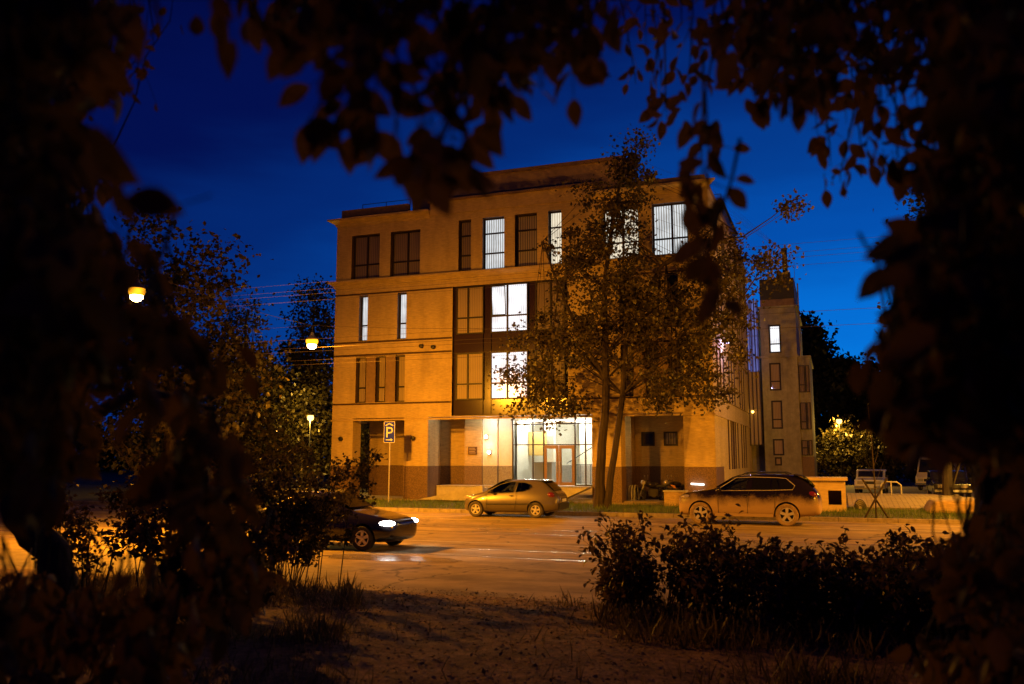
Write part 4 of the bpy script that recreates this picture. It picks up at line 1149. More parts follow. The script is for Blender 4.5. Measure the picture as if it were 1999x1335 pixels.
# --- dark saloon on the road with its headlights on
DS = thing("dark_saloon", "dark car with bright white headlights on the road half behind the left bush", "car", (0, 0, 0))
M['darkpaint'] = mat("near_black_paint", (0.012, 0.010, 0.012), .18, coat=.8)
st = [(2.18,.28,.52,.62,.68,.48,.56,.52,.42), (2.10,.22,.52,.66,.74,.70,.76,.70,.56), (1.85,.19,.55,.72,.82,.80,.85,.80,.64),
      (1.50,.18,.57,.78,.88,.82,.87,.82,.68), (1.10,.18,.58,.83,.94,.82,.875,.82,.70), (.85,.18,.58,.86,.99,.82,.875,.82,.68),
      (.50,.18,.58,.88,1.18,.82,.875,.81,.63), (.15,.18,.58,.90,1.36,.82,.875,.80,.58), (-.15,.18,.58,.91,1.43,.82,.875,.80,.56),
      (-.60,.18,.59,.92,1.44,.82,.875,.80,.55), (-1.0,.18,.60,.93,1.39,.82,.875,.80,.55), (-1.35,.19,.60,.94,1.22,.81,.87,.79,.57),
      (-1.62,.21,.61,.94,1.05,.80,.86,.78,.62), (-1.95,.24,.60,.90,.98,.76,.83,.75,.62), (-2.15,.28,.58,.80,.90,.70,.77,.70,.58), (-2.22,.32,.56,.70,.74,.58,.66,.58,.48)]
dw = [[(.62,.935),(.12,1.27),(-.25,1.33),(-.25,.945)], [(-.33,.945),(-.33,1.33),(-.75,1.32),(-1.05,1.20),(-1.22,.98)]]
def dsw(x, z): return .805 - (z-.90)*.46 if z > .9 else .805
car_body("body", st, (1.38, -1.30), .35, M['darkpaint'], M['interior'], DS)
for x in (1.38, -1.30):
    for s in (1, -1): wheel(DS, x, s*.77, .31, .20, M['alloy'], M['rubber'], 5)
for s in (1, -1):
    for q in dw:
        g = MB(); side_poly(g, q, lambda x, z: dsw(x, z)+.006, s, .01); g.build("side_window", M['tinted'], DS, world=False)
    m = MB(); m.ball((.58, s*.92, .98), .07, .10, .07); m.build("mirror", M['darkpaint'], DS, world=False)
    h = MB(); h.ball((1.93, s*.62, .67), .24, .19, .075, 0, 16)
    ho = h.build("headlight", M['headlight'], DS, world=False)
    lt = bpy.data.lights.new("headlight_spot", 'SPOT'); lt.energy = 140; lt.color = (1, .93, .86); lt.spot_size = R(62); lt.spot_blend = .8; lt.shadow_soft_size = .07
    lo = bpy.data.objects.new("headlight_spot", lt); COL.objects.link(lo); lo.parent = DS; lo.location = (2.24, s*.60, .66)
    lo.rotation_euler = Vector((1, -.10, -.06)).to_track_quat('-Z', 'Y').to_euler()
    l = MB(); l.box(-2.2, -2.12, s*.45-.2, s*.45+.2, .72, .86); l.build("taillight", M['tail'], DS, world=False)
wsn = MB(); wsn.prism([(.84, 1.03), (.50, 1.20), (.16, 1.378), (.16, 1.393), (.50, 1.217), (.85, 1.045)], -.56, .56, 'y'); wsn.build("windshield", M['tinted'], DS, world=False)
DS.location = (-12.5, 20.25, 0); DS.rotation_euler = (0, 0, R(-1))

# --- small cars standing in the yard behind
def boxy_car(name, label, loc, rz, paint, dims, hood, cabin, van=False, lampmat=None):
    L, Wd, H = dims
    t = thing(name, label, "van" if van else "car", (0, 0, 0))
    l2 = L/2
    if van: prof = [(l2,.35),(l2,.85),(l2-.35,1.15),(l2-.95,H-.1),(l2-1.3,H),(-l2+.1,H),(-l2,H-.2),(-l2,.35)]
    else: prof = [(l2,.30),(l2,.80),(l2-.1,.86),(hood,.95),(cabin,H-.04),(cabin-.3,H),(cabin-1.3,H),(-l2+.95,.97),(-l2+.05,.92),(-l2,.82),(-l2,.30)]
    b = MB(); b.prism(prof, -Wd/2, Wd/2, 'y')
    bo = b.build("body", paint, t, world=False, bevel=.06)
    f = MB(); zt = .92 if not van else 1.15
    if van: q = [(l2-.36, 1.19), (l2-.93, H-.16)]
    else: q = [(hood-.06, 1.0), (cabin+.06, H-.10)]
    d = Vector((q[1][0]-q[0][0], q[1][1]-q[0][1])).normalized(); nn = Vector((d.y, -d.x)) * .012
    f.prism([(q[0][0], q[0][1]), (q[1][0], q[1][1]), (q[1][0]+nn.x, q[1][1]+nn.y), (q[0][0]+nn.x, q[0][1]+nn.y)], -Wd/2+.13, Wd/2-.13, 'y')
    f.build("windshield", M['darkglass'], t, world=False)
    for s in (1, -1):
        g = MB(); y0 = s*(Wd/2+.004)
        pol = [(hood-.22, 1.0), (cabin-.05, H-.12), (cabin-1.2, H-.12), (-l2+1.05, 1.0)] if not van else [(l2-.75, 1.25), (l2-1.15, H-.18), (l2-1.9, H-.18), (l2-1.9, 1.25)]
        g.prism(pol, y0-.003, y0+.003, 'y'); g.build("side_window", M['darkglass'], t, world=False)
        h = MB(); h.box(l2-.05, l2+.015, s*(Wd/2-.34)-.17, s*(Wd/2-.34)+.17, .60, .78); h.build("headlight", lampmat or M['lamp_glass'], t, world=False)
        for x in (l2-.75, -l2+.8): wheel(t, x, s*(Wd/2-.08), .30, .18, M['alloy'], M['rubber'], 5)
        m = MB(); m.ball((hood-.2 if not van else l2-.5, s*(Wd/2+.10), 1.05 if not van else 1.35), .06, .09, .07); m.build("mirror", M['black'], t, world=False)
    g = MB(); g.box(l2-.05, l2+.012, -Wd/2+.55, Wd/2-.55, .60, .77); g.build("grille", M['black'], t, world=False)
    g = MB(); g.box(l2, l2+.10, -Wd/2+.02, Wd/2-.02, .38, .50); g.build("bumper", M['steel'], t, world=False)
    g = MB(); g.box(-l2-.08, -l2, -Wd/2+.02, Wd/2-.02, .38, .50); g.build("bumper", M['steel'], t, world=False)
    g = MB(); g.box(l2+.102, l2+.112, -.25, .25, .39, .49); g.build("number_plate", M['platew'], t, world=False)
    t.location = loc; t.rotation_euler = (0, 0, rz)
    return t
M['whitepaint'] = mat("white_paint", (0.62, 0.58, 0.5), .35, coat=.4)
boxy_car("white_saloon", "old boxy white saloon facing the road in the yard", (2.0, 57.9, .19), R(-90-6), M['whitepaint'], (4.1, 1.64, 1.44), .85, .30)
boxy_car("white_van", "white van parked at the far right of the yard behind dark leaves", (6.7, 66.0, .19), R(-90-22), M['whitepaint'], (4.9, 1.9, 2.25), 0, 0, van=True)
boxy_car("dark_saloon_parked", "dark car parked nose out in front of the white van", (5.6, 52.5, .19), R(-90), M['darkpaint'], (4.4, 1.75, 1.46), .95, .35)
boxy_car("dark_car_behind_arcade", "dark car glimpsed between the building's left pillars", (-29.4, 51.0, .12), R(180), M['darkpaint'], (4.3, 1.72, 1.45), .95, .35)

# ------------------------------------------------------------------ motorbikes in the right recess
def motorbike(label, loc, rz, accent):
    t = thing("motorbike", label, "motorbike", (0, 0, 0), group="motorbikes in the recess")
    for x in (.72, -.70):
        w_ = MB(); w_.lathe([(.23, -.05), (.30, -.06), (.325, 0), (.30, .06), (.23, .05)], 26, 'y', (x, 0, .325), closed=True); wo = w_.build("wheel", M['rubber'], t, world=False)
        k = MB(); k.lathe([(.215, -.03), (.235, 0), (.215, .03)], 26, 'y', (x, 0, .325), closed=True)
        for q in range(5):
            a = q*2*math.pi/5; k.tube([(x, 0, .325), (x+.22*math.cos(a), 0, .325+.22*math.sin(a))], .02, 5)
        k.build("rim", M['steel'], wo, world=False)
    f = MB()
    for s in (1, -1): f.tube([(.72, s*.09, .325), (.55, s*.10, .72), (.42, s*.10, 1.0)], [.03, .03, .025], 6)
    f.build("fork", M['steel'], t, world=False)
    e = MB(); e.box(-.2, .28, -.17, .17, .28, .62); e.lathe([(.16, -.2), (.16, .2)], 14, 'y', (.0, 0, .38)); e.build("engine", M['interior'], t, world=False, bevel=.02)
    k = MB(); k.ball((.12, 0, .83), .34, .17, .16, 0, 14); k.build("fuel_tank", M['darkpaint'], t, world=False)
    k = MB(); k.prism([(-.08, .72), (-.15, .82), (-.50, .84), (-.86, .96), (-.86, .88), (-.5, .72)], -.13, .13, 'y'); k.build("seat", M['rubber'], t, world=False, bevel=.03)
    k = MB(); k.ball((.56, 0, .92), .13, .13, .14, 0, 14); k.build("headlight", M['lamp_glass'], t, world=False)
    k = MB(); k.tube([(.34, -.36, 1.05), (.42, -.15, 1.02), (.42, .15, 1.02), (.34, .36, 1.05)], .016, 6); ho = k.build("handlebar", M['black'], t, world=False)
    for s in (1, -1):
        m = MB(); m.tube([(.38, s*.26, 1.05), (.40, s*.34, 1.22)], .008, 5); m.ball((.40, s*.35, 1.25), .02, .06, .04); m.build("mirror", M['steel'], ho, world=False)
    k = MB(); k.tube([(.2, -.16, .35), (-.1, -.2, .28), (-.85, -.22, .48)], [.03, .04, .055], 8); k.build("exhaust", M['steel'], t, world=False)
    k = MB(); k.prism([(-.75, .85), (-1.0, .80), (-1.05, .66), (-.95, .70)], -.09, .09, 'y'); k.build("tail_fairing", accent, t, world=False)
    k = MB(); k.prism([(.98, .60), (.72, .70), (.45, .62), (.46, .60), (.72, .67), (.97, .57)], -.08, .08, 'y'); k.build("mudguard", M['darkpaint'], t, world=False)
    t.location = loc; t.rotation_euler = (0, 0, rz)
motorbike("black motorbike facing left, nearer the pillar", (-8.35, 42.7, .19), R(180), mat("orange_fairing", (.5, .2, .03), .4))
motorbike("black motorbike half hidden behind the low stone planter", (-7.35, 43.4, .19), R(205), M['darkpaint'])
# low stone planter
def simple(name, mb, m, label, cat, bevel=0.0, group=None): return tag(mb.build(name, m, bevel=bevel), label, cat, group)
t = thing("planter", "low yellow stone planter wall in front of the motorbikes", "planter", (-6.9, 40.3, .12))
k = MB(); k.box(-7.42, -6.45, 40.1, 40.7, .12, .78); k.build("planter_wall", M['brick_low'], t, bevel=.02)
k = MB(); k.box(-7.46, -6.41, 40.06, 40.74, .783, .84); k.build("coping", M['concrete'], t)
k = MB(); k.box(-9.6, -6.7, 41.4, 44.1, .192, .26); tag(k.build("recess_pavement", M['paving']), kind="structure")
k = MB(); k.box(-29.5, -24.6, 40.55, 40.85, .05, .60); k.box(-29.55, -24.55, 40.5, 40.9, .603, .66)
simple("low_wall", k, M['concrete'], "low wall with a pale coping left of the building's corner pillar", "wall")
# bicycle rail loops by the pillar
k = MB()
for i in range(3): k.tube([(-9.45+.13*i, 41.9, .19), (-9.45+.13*i, 41.9, .85), (-9.40+.13*i, 41.95, 1.0), (-9.33+.13*i, 42.1, 1.0), (-9.3+.13*i, 42.2, .19)], .02, 6)
simple("cycle_rack", k, M['steel'], "small steel cycle rack beside the right entrance pillar", "cycle rack")
# yard things at the right
t = thing("refuse_shelter", "yellow lit boxy refuse shelter with a dark opening behind the SUV", "shelter", (-.3, 38.9, .12))
k = MB(); k.box(-1.5, .33, 38.5, 38.6, .98, 1.38); k.box(-1.5, -.35, 38.5, 38.6, .13, .977); k.box(.16, .33, 38.5, 38.6, .13, .977); k.box(-.346, .156, 38.5, 38.6, .13, .40); k.box(-1.5, .33, 38.604, 40.4, .13, .2); k.box(-1.5, -1.4, 38.604, 40.4, .203, 1.37); k.box(.23, .33, 38.604, 40.4, .203, 1.37); k.box(-1.39, .225, 40.3, 40.4, .203, 1.37)
k.build("shelter_wall", mat("ochre_sheet", (.48, .36, .18), .6, var=.15, vscale=3, stretch=(1, 1, 4)), t)
k = MB(); k.box(-1.6, .42, 38.35, 40.5, 1.383, 1.50); k.build("roof", mat("ochre_roof", (.50, .38, .20), .6, var=.2, vscale=4, stretch=(.4, 1, 6)), t)
k = MB()
k.prism([(41.02, .193), (48, .193), (48, .55), (44.5, .50)], .45, 5.5, 'x')
tag(k.build("paved_slope", M['slope']), kind="structure")
k = MB()
arc = [(.9 + .26*math.cos(R(a)), .15 + .42*math.sin(R(a))) for a in range(0, 181, 15)]
k.prism(arc, 40.4, 40.9, 'y')
t = thing("drain_hood", "small arched grille hood on the yellow paved slope", "grille hood", (.9, 40.6, .13))
k.build("hood", M['concrete'], t)
k = MB()
for i in range(4):
    a0 = 1 - i*.2; k.tube([(.9 + .24*a0*math.cos(R(a)), 40.385, .15 + .40*a0*math.sin(R(a))) for a in range(0, 181, 20)], .018, 5)
k.build("grille_bar", M['black'], t)
k = MB()
k.tube([(2.05, 47.0, .4), (2.05, 47.0, 1.0), (2.2, 47.0, 1.15), (2.75, 47.0, 1.15), (2.95, 47.0, 1.0), (2.95, 47.0, .4)], .04, 8); k.tube([(2.5, 47.0, .4), (2.5, 47.0, 1.15)], .035, 8)
simple("parking_hoop", k, M['galv'], "bent steel tube parking barrier in front of the old white saloon", "barrier")
k = MB(); k.prism([(3.3, .1), (3.6, .62), (5.2, .70), (5.9, .45), (6.1, .1)], 38.5, 41.0, 'y')
simple("low_retaining_wall", k, M['brick_low'], "low rounded yellow stone wall at the right edge of the yard", "wall", .15)

# ------------------------------------------------------------------ trees and shrubs
def el(px, py, Y, rx, rz, ry=None):
    c = at(px, py, Y=Y); d = (c - Vector((0, 0, CAMH))).length / FPX
    return (c.x, c.y, c.z, rx*d, (ry if ry is not None else rx)*d, rz*d)

# the tree in front of the building
ys = 37.6
def sp3(px, py, r, Y=ys):
    c = at(px, py, Y=Y); return (c.x, c.y, c.z, r)
stems = [[(*at(1170, 992, Y=ys)[:2], .10, .30), sp3(1171, 945, .22), sp3(1175, 870, .20), sp3(1183, 780, .175), sp3(1182, 690, .155), sp3(1180, 560, .11), sp3(1196, 430, .09), sp3(1222, 300, .03)],
         [(*at(1186, 992, Y=ys)[:2], .10, .19), sp3(1191, 940, .155), sp3(1202, 870, .14), sp3(1216, 770, .13), sp3(1222, 660, .10), sp3(1290, 520, .09), sp3(1400, 440, .04)],
         [sp3(1184, 740, .15), sp3(1150, 690, .10), sp3(1090, 560, .07), sp3(1060, 470, .03)],
         [sp3(1216, 720, .11), sp3(1300, 690, .08), sp3(1400, 650, .05), sp3(1480, 560, .02)]]
stems += [[sp3(1300, 515, .08), sp3(1380, 470, .055), sp3(1450, 462, .035), sp3(1505, 425, .02), sp3(1550, 388, .008)], [sp3(1400, 650, .05), sp3(1450, 580, .035), sp3(1490, 520, .02), sp3(1530, 490, .008)]]
big = [el(1080, 690, ys, 115, 80), el(1150, 610, ys, 110, 95), el(1250, 620, ys, 95, 95), el(1350, 640, ys, 110, 105), el(1410, 560, ys, 85, 85), el(1180, 480, ys, 85, 85),
       el(1225, 350, ys, 52, 80), el(1205, 400, ys, 60, 60), el(1415, 690, ys, 55, 60), el(1060, 770, ys, 85, 40), el(1330, 755, ys, 110, 42), el(1330, 480, ys, 80, 65), el(1240, 295, ys, 26, 38), el(1235, 320, ys, 40, 45),
       el(1470, 450, ys, 42, 26), el(1530, 405, ys, 32, 20), el(1490, 520, ys, 42, 42), el(1430, 500, ys, 40, 40), el(1140, 400, ys, 42, 45), el(1120, 500, ys, 60, 60), el(1110, 810, ys, 50, 22)]
tree("street_tree", "tall twin stemmed broadleaf tree standing before the building entrance", "tree", (stems[0][0][0], ys, .1), stems, big,
     225, 26000, .125, M['leaf'], 11, sigma=.33, tpl=T_MAPLE, nlimb=130, twig=.016, zmin=5.0)

def simple_tree(px, pyb, Y, crown, seed, label, n=4000, lsize=.26, m='leaf_dark', h=None, group="trees around the building", sigma=.55, nclump=90, zb=.12, r=.2, name="background_tree"):
    c0 = at(px, pyb, Y=Y); es = [el(a, b, Y + dy, rx, rz) for a, b, rx, rz, dy in crown]
    top = max(e[2] for e in es)
    e0 = es[0]
    st_ = [[(c0.x, Y, zb, r), (c0.x*.7+e0[0]*.3, Y, e0[2]*.45, r*.75), (e0[0], e0[1], e0[2], r*.4), (e0[0], e0[1], e0[2]*.4+top*.6, r*.15)]]
    return tree(name, label, "tree", (c0.x, Y, zb), st_, es, nclump, n, lsize, M[m], seed, sigma=sigma, group=group, nlimb=40)

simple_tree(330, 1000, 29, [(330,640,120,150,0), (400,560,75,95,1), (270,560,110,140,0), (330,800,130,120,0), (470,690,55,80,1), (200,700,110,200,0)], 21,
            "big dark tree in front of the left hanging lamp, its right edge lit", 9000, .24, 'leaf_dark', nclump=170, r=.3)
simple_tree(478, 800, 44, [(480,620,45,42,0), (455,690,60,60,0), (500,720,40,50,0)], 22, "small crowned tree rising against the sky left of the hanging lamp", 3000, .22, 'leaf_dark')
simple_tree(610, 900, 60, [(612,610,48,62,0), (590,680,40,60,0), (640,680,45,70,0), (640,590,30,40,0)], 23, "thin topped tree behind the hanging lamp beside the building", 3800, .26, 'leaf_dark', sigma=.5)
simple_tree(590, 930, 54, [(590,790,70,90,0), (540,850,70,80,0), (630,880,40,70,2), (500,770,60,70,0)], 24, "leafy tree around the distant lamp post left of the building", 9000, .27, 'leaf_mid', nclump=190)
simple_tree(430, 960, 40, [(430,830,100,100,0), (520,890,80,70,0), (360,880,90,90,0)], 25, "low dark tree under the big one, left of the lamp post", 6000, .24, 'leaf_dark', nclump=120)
simple_tree(1640, 930, 76.5, [(1640,865,38,45,0), (1612,900,30,45,-1), (1662,890,30,40,1)], 26, "yellow lit bushy tree under the lamp post right of the rear wing", 4200, .26, 'leaf', sigma=.4)
simple_tree(1745, 930, 76, [(1740,860,52,60,0), (1770,810,26,50,0), (1712,890,40,40,0)], 27, "yellow green tree right of the lit lamp post", 5200, .26, 'leaf', sigma=.4)
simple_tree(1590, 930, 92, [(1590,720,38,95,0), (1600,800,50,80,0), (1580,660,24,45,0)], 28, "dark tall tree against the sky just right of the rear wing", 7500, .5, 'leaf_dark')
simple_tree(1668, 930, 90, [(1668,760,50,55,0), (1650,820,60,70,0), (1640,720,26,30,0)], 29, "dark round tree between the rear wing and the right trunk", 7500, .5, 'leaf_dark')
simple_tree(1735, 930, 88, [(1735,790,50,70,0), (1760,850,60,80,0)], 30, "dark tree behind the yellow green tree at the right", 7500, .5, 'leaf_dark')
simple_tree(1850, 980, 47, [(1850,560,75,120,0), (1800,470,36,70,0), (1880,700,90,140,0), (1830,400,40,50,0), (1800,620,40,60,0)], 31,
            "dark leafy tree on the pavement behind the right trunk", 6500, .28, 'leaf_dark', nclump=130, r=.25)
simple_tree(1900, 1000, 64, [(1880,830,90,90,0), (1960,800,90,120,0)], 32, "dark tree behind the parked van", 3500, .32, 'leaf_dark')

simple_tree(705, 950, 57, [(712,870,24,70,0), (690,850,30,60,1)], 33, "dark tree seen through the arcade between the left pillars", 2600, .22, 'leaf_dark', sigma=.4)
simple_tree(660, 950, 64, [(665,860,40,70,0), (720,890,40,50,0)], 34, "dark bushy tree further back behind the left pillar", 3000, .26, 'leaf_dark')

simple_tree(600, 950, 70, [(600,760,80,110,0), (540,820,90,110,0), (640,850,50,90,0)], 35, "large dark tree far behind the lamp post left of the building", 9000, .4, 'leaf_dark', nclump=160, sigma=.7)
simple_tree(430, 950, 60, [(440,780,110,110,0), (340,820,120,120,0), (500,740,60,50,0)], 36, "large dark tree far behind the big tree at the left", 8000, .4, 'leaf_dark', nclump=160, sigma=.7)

gw = np.random.default_rng(77); n = 26000
xw = -190 + 300*gw.random(n); hw = np.array([7.5 + 3.2*noise2(x*.11, 2) + 1.6*noise2(x*.37, 5) for x in xw])
Pw = np.column_stack([xw, 112 + 10*gw.random(n), hw*gw.random(n)**.7])
tag(leaf_object("far_wood", Pw, rdir(gw, n), rdir(gw, n), .7 + .7*gw.random(n), T_DIAMOND, M['leaf_dark']), kind="stuff")

# young staked tree
t = thing("young_tree", "bare young sapling tied to two crossed stakes by the kerb", "sapling", (1.3, 34.9, .12))
k = MB(); k.tube([(1.3, 34.9, .12), (1.31, 34.9, 1.3), (1.28, 34.92, 3.0), (1.22, 34.9, 4.2)], [.03, .025, .015, .005], 6)
for i in range(9):
    z = 1.4 + .3*i; a = rnd.random()*6.28; L = .45 - .02*i; k.tube([(1.3, 34.9, z), (1.3+L*.5*math.cos(a), 34.9+L*.5*math.sin(a), z+.3), (1.3+L*math.cos(a), 34.9+L*math.sin(a), z+.75)], [.01, .008, .003], 4)
k.build("trunk", M['bark'], t)
for s in (-1, 1):
    k = MB(); k.tube([(1.3+s*.42, 34.75+.1*s, .1), (1.3-s*.42, 34.8+.1*s, 1.55)], .035, 6); k.build("stake", M['bark'], t)

# shrubs
def shrub(name, label, base, h, spread, nst, nleaf, lsize, m, seed, group=None, low=.35, tpl=T_DIAMOND, lean=0.0):
    g = np.random.default_rng(seed)
    root = thing(name, label, "shrub", base, group=group)
    sm = MB(); Ps, Ds = [], []
    per = nleaf // (nst * 7)
    for i in range(nst):
        a = g.random()*6.283; rr = spread * (.25 + .75*g.random())
        b = np.array(base) + np.array([math.cos(a), math.sin(a), 0]) * spread*.55*g.random()
        tip = np.array(base) + np.array([math.cos(a)*rr + lean, math.sin(a)*rr, h*(.6+.45*g.random())])
        mid = b*.5 + tip*.5 + np.array([-math.cos(a)*rr*.15, -math.sin(a)*rr*.15, h*.08])
        sm.tube([b, b*.5+mid*.5, mid, mid*.4+tip*.6, tip], [.011, .009, .007, .005, .002], 5)
        for q in range(7):
            u = low + (1-low) * (q + g.random()) / 7
            c = b*(1-u)**2 + 2*mid*u*(1-u) + tip*u*u
            dd = rdir(g, 1)[0]; dd[2] = abs(dd[2])*.4
            e = c + dd * (.18 + .26*g.random()) * spread * .8
            sm.tube([c, c*.5+e*.5+np.array([0,0,.03]), e], [.006, .004, .002], 4)
            n = max(3, int(per))
            uu = g.random(n)[:, None]
            P = c*(1-uu) + e*uu + g.normal(size=(n, 3))*.055
            Dl = rdir(g, n)*.8 + dd*.4; Dl[:, 2] -= .35
            Ps.append(P); Ds.append(Dl)
    sm.build("stem", M['twig'], root)
    P = np.vstack(Ps); D = np.vstack(Ds); n = len(P)
    leaf_object("foliage", P, D, rdir(g, n)*.7 + np.array([0, 0, 1.0]), lsize*(.6+.8*g.random(n)), tpl, M[m], root)
    return root
def gpos(px, py, Y=None):
    p = at(px, py, Y=Y); return (p.x, p.y, bank_z(p.x, p.y))
shr = [(1225, 12.6, .80, .8, 9, 1000, "smallest and leftmost low shrub, ahead of the taller ones before the SUV"),
       (1290, 12.2, 1.34, 1.3, 19, 2000, "tallest low shrub at the left end of the row, thin stems showing"),
       (1400, 11.6, 1.16, 1.25, 17, 1700, "low shrub before the SUV's front wheel"), (1490, 12.4, .98, 1.25, 17, 1500, "low shrub in front of the SUV's doors"),
       (1560, 11.2, .95, .9, 14, 1200, "low spreading shrub just left of the SUV's rear wheel"), (1640, 12.0, 1.0, 1.3, 17, 1600, "low shrub below the dark opening of the refuse shelter"),
       (1720, 11.3, .95, 1.15, 15, 1400, "low shrub in front of the staked sapling"), (1790, 12.4, 1.1, 1.15, 16, 1500, "low shrub between the staked sapling and the right trunk"),
       (1850, 10.8, 1.0, 1.1, 15, 1400, "low shrub left of the foot of the right trunk"), (1950, 11.0, 1.2, 1.2, 17, 1500, "rightmost low shrub beside the right trunk")]
for i, (px, Y, h, sp, ns, nl, lab) in enumerate(shr):
    b0 = gpos(px, 1200, Y); shrub("roadside_shrub", lab, b0, h, sp, ns, nl, .085, 'leaf_shrub', 40+i, "low shrubs along the near roadside", low=.2, tpl=T_OVAL)
b0 = gpos(545, 1130, 13.0)
shrub("elder_bush", "leafy bush with arching branches in front of the dark car on the road", (b0[0], 13.4, .1), 2.3, 1.6, 26, 8000, .075, 'leaf', 60, None, .2, lean=.25)
b0 = gpos(330, 1130, 10.5)
shrub("dark_bush", "dark bush left of the arching bush, bare stems against the lit road", b0, 2.0, 1.1, 13, 2200, .09, 'leaf_shrub', 61, None, .4)
b0 = gpos(170, 1130, 9.0)
shrub("thin_bush", "thin stemmed bush before the lit road at the far left", b0, 1.7, .9, 11, 1100, .08, 'leaf_shrub', 62, None, .4)
b0 = gpos(430, 1200, 8.6)
shrub("dense_bush", "dense black bush at the lower left beside the grass", b0, 1.35, .95, 16, 4200, .10, 'leaf_shrub', 63, None, .1)

# ------------------------------------------------------------------ the two near trees whose leaves hang over the view
G = np.random.default_rng(5)
class Near:
    def __init__(s): s.P, s.D, s.N, s.L, s.tw = [], [], [], [], MB()
    def cluster(s, px, py, D, rx, ry, n, ll, up=160, hang=1.0, side=0.0):
        """a hanging spray: leaves along a few twiglets about a point of the place, with the twig it hangs from"""
        c0 = at(px, py, D=D); sc = D / FPX
        top = at(px + side + 40*float(G.normal()), py - ry - up, D=D*(1+.08*float(G.normal())))
        s.tw.tube([top, top*.55+c0*.45+Vector((.02*float(G.normal()), .02, .02)), c0, c0 - Vector((0, 0, ry*sc*.6))], [.005, .004, .0028, .0014], 4)
        for i in range(n):
            a = G.random()*6.283; rr = math.sqrt(G.random())
            p = at(px + rx*rr*math.cos(a), py + ry*rr*math.sin(a), D=D*(1+.07*float(G.normal())))
            d = np.array([float(G.normal())*.7, float(G.normal())*.7, -hang + .55*float(G.normal())])
            s.P.append(np.array(p)); s.D.append(d); s.N.append(rdir(G, 1)[0] + np.array([0, -.7, .2])); s.L.append(ll*(.65+.6*G.random()))
            if G.random() < .3: s.tw.tube([c0.lerp(top, float(G.random())*.5), p], [.0022, .0010], 4)
    def leaf(s, px, py, D, ll, ang, face=(0, -1, .1)):
        """one leaf hanging at a point of the place, pointing at the angle ang from straight down"""
        p = at(px, py, D=D); rr = Vector((math.cos(YAW), math.sin(YAW), 0))
        d = np.array(rr)*math.sin(R(ang)) + np.array([0, 0, -math.cos(R(ang))])
        s.P.append(np.array(p)); s.D.append(d); s.N.append(np.array(face, float) + .25*G.normal(size=3)); s.L.append(ll)
        s.tw.tube([p, Vector(p) + Vector(tuple(-d * .05)) + Vector((0, 0, .02))], [.0012, .0016], 4)
    def region(s, poly, n, d0, d1, ll, k=9):
        """sprays filling a region of the crown with depth"""
        xs = [p[0] for p in poly]; ys_ = [p[1] for p in poly]; c = 0
        while c < n:
            x = min(xs) + (max(xs)-min(xs))*G.random(); y = min(ys_) + (max(ys_)-min(ys_))*G.random()
            ins_ = False; j = len(poly)-1
            for i in range(len(poly)):
                if (poly[i][1] > y) != (poly[j][1] > y) and x < (poly[j][0]-poly[i][0])*(y-poly[i][1])/(poly[j][1]-poly[i][1])+poly[i][0]: ins_ = not ins_
                j = i
            if not ins_: continue
            D = d0 + (d1-d0)*G.random()
            s.cluster(x, y, D, 62*2.4/D, 55*2.4/D, k, ll, up=120)
            c += 1
    def build(s, name, label, base, trunk, limbs):
        root = thing(name, label, "tree", base)
        tm = MB()
        P = []
        for a, b in zip(trunk[:-1], trunk[1:]):
            for q in range(4): 
                u = q/4; P.append(tuple(a[i]*(1-u)+b[i]*u + (.012*float(G.normal()) if i < 2 else 0) for i in range(4)))
        P.append(trunk[-1]); tm.tube([p[:3] for p in P], [p[3] for p in P], 14)
        tm.build("trunk", M['bark'], root)
        lm_ = MB()
        for l in limbs: lm_.tube([p[:3] for p in l], [p[3] for p in l], 8)
        lm_.build("limb", M['bark'], root)
        leaf_object("crown", np.array(s.P), np.array(s.D), np.array(s.N), np.array(s.L), T_OVAL, M['leaf_near'], root, extra=s.tw)
        return root

NL = Near()
# centre sprays
NL.region([(360,-40),(1190,-40),(1180,60),(1080,90),(930,70),(800,100),(640,60),(520,30),(380,25)], 32, 1.6, 2.6, .078)
for px, py, D, rx, ry, n, ll in ((655,90,1.8,60,60,8,.085),(640,200,1.9,70,55,8,.085),(690,235,1.9,55,70,8,.085),(735,150,1.8,45,70,7,.08),(770,270,1.9,30,40,4,.08),
    (850,110,1.9,70,70,12,.08),(870,210,1.8,70,70,12,.082),(855,290,1.8,60,60,11,.085),(830,345,1.8,40,45,7,.085),(910,150,2.0,60,70,10,.08),(960,200,2.1,50,60,9,.08),
    (1000,110,2.1,80,70,13,.08),(1060,130,2.2,60,70,10,.08),(1110,90,2.3,55,60,9,.078),(1140,120,2.4,35,45,6,.075),(920,300,1.9,35,30,3,.085),(700,100,1.7,60,70,9,.085),(960,60,2.0,90,50,12,.08)):
    NL.cluster(px, py, D, rx, ry, n, ll)
for px, py, D, ll, a in ((495,22,2.0,.095,4),(425,10,2.0,.10,8),(598,68,1.9,.088,-18),(606,168,1.9,.085,-62),(616,235,1.9,.10,-20),(655,240,1.9,.10,-35),(688,262,1.9,.088,-6),(735,255,1.9,.10,35),
    (830,290,1.8,.13,-12),(860,280,1.8,.12,30),(955,205,2.1,.085,14),(1005,185,2.1,.075,28),(1120,192,2.2,.075,3),(905,285,1.9,.085,58),(1155,110,2.4,.085,18),(880,165,1.9,.08,-80),(850,215,1.9,.075,-85)):
    NL.leaf(px, py, D, ll, a)
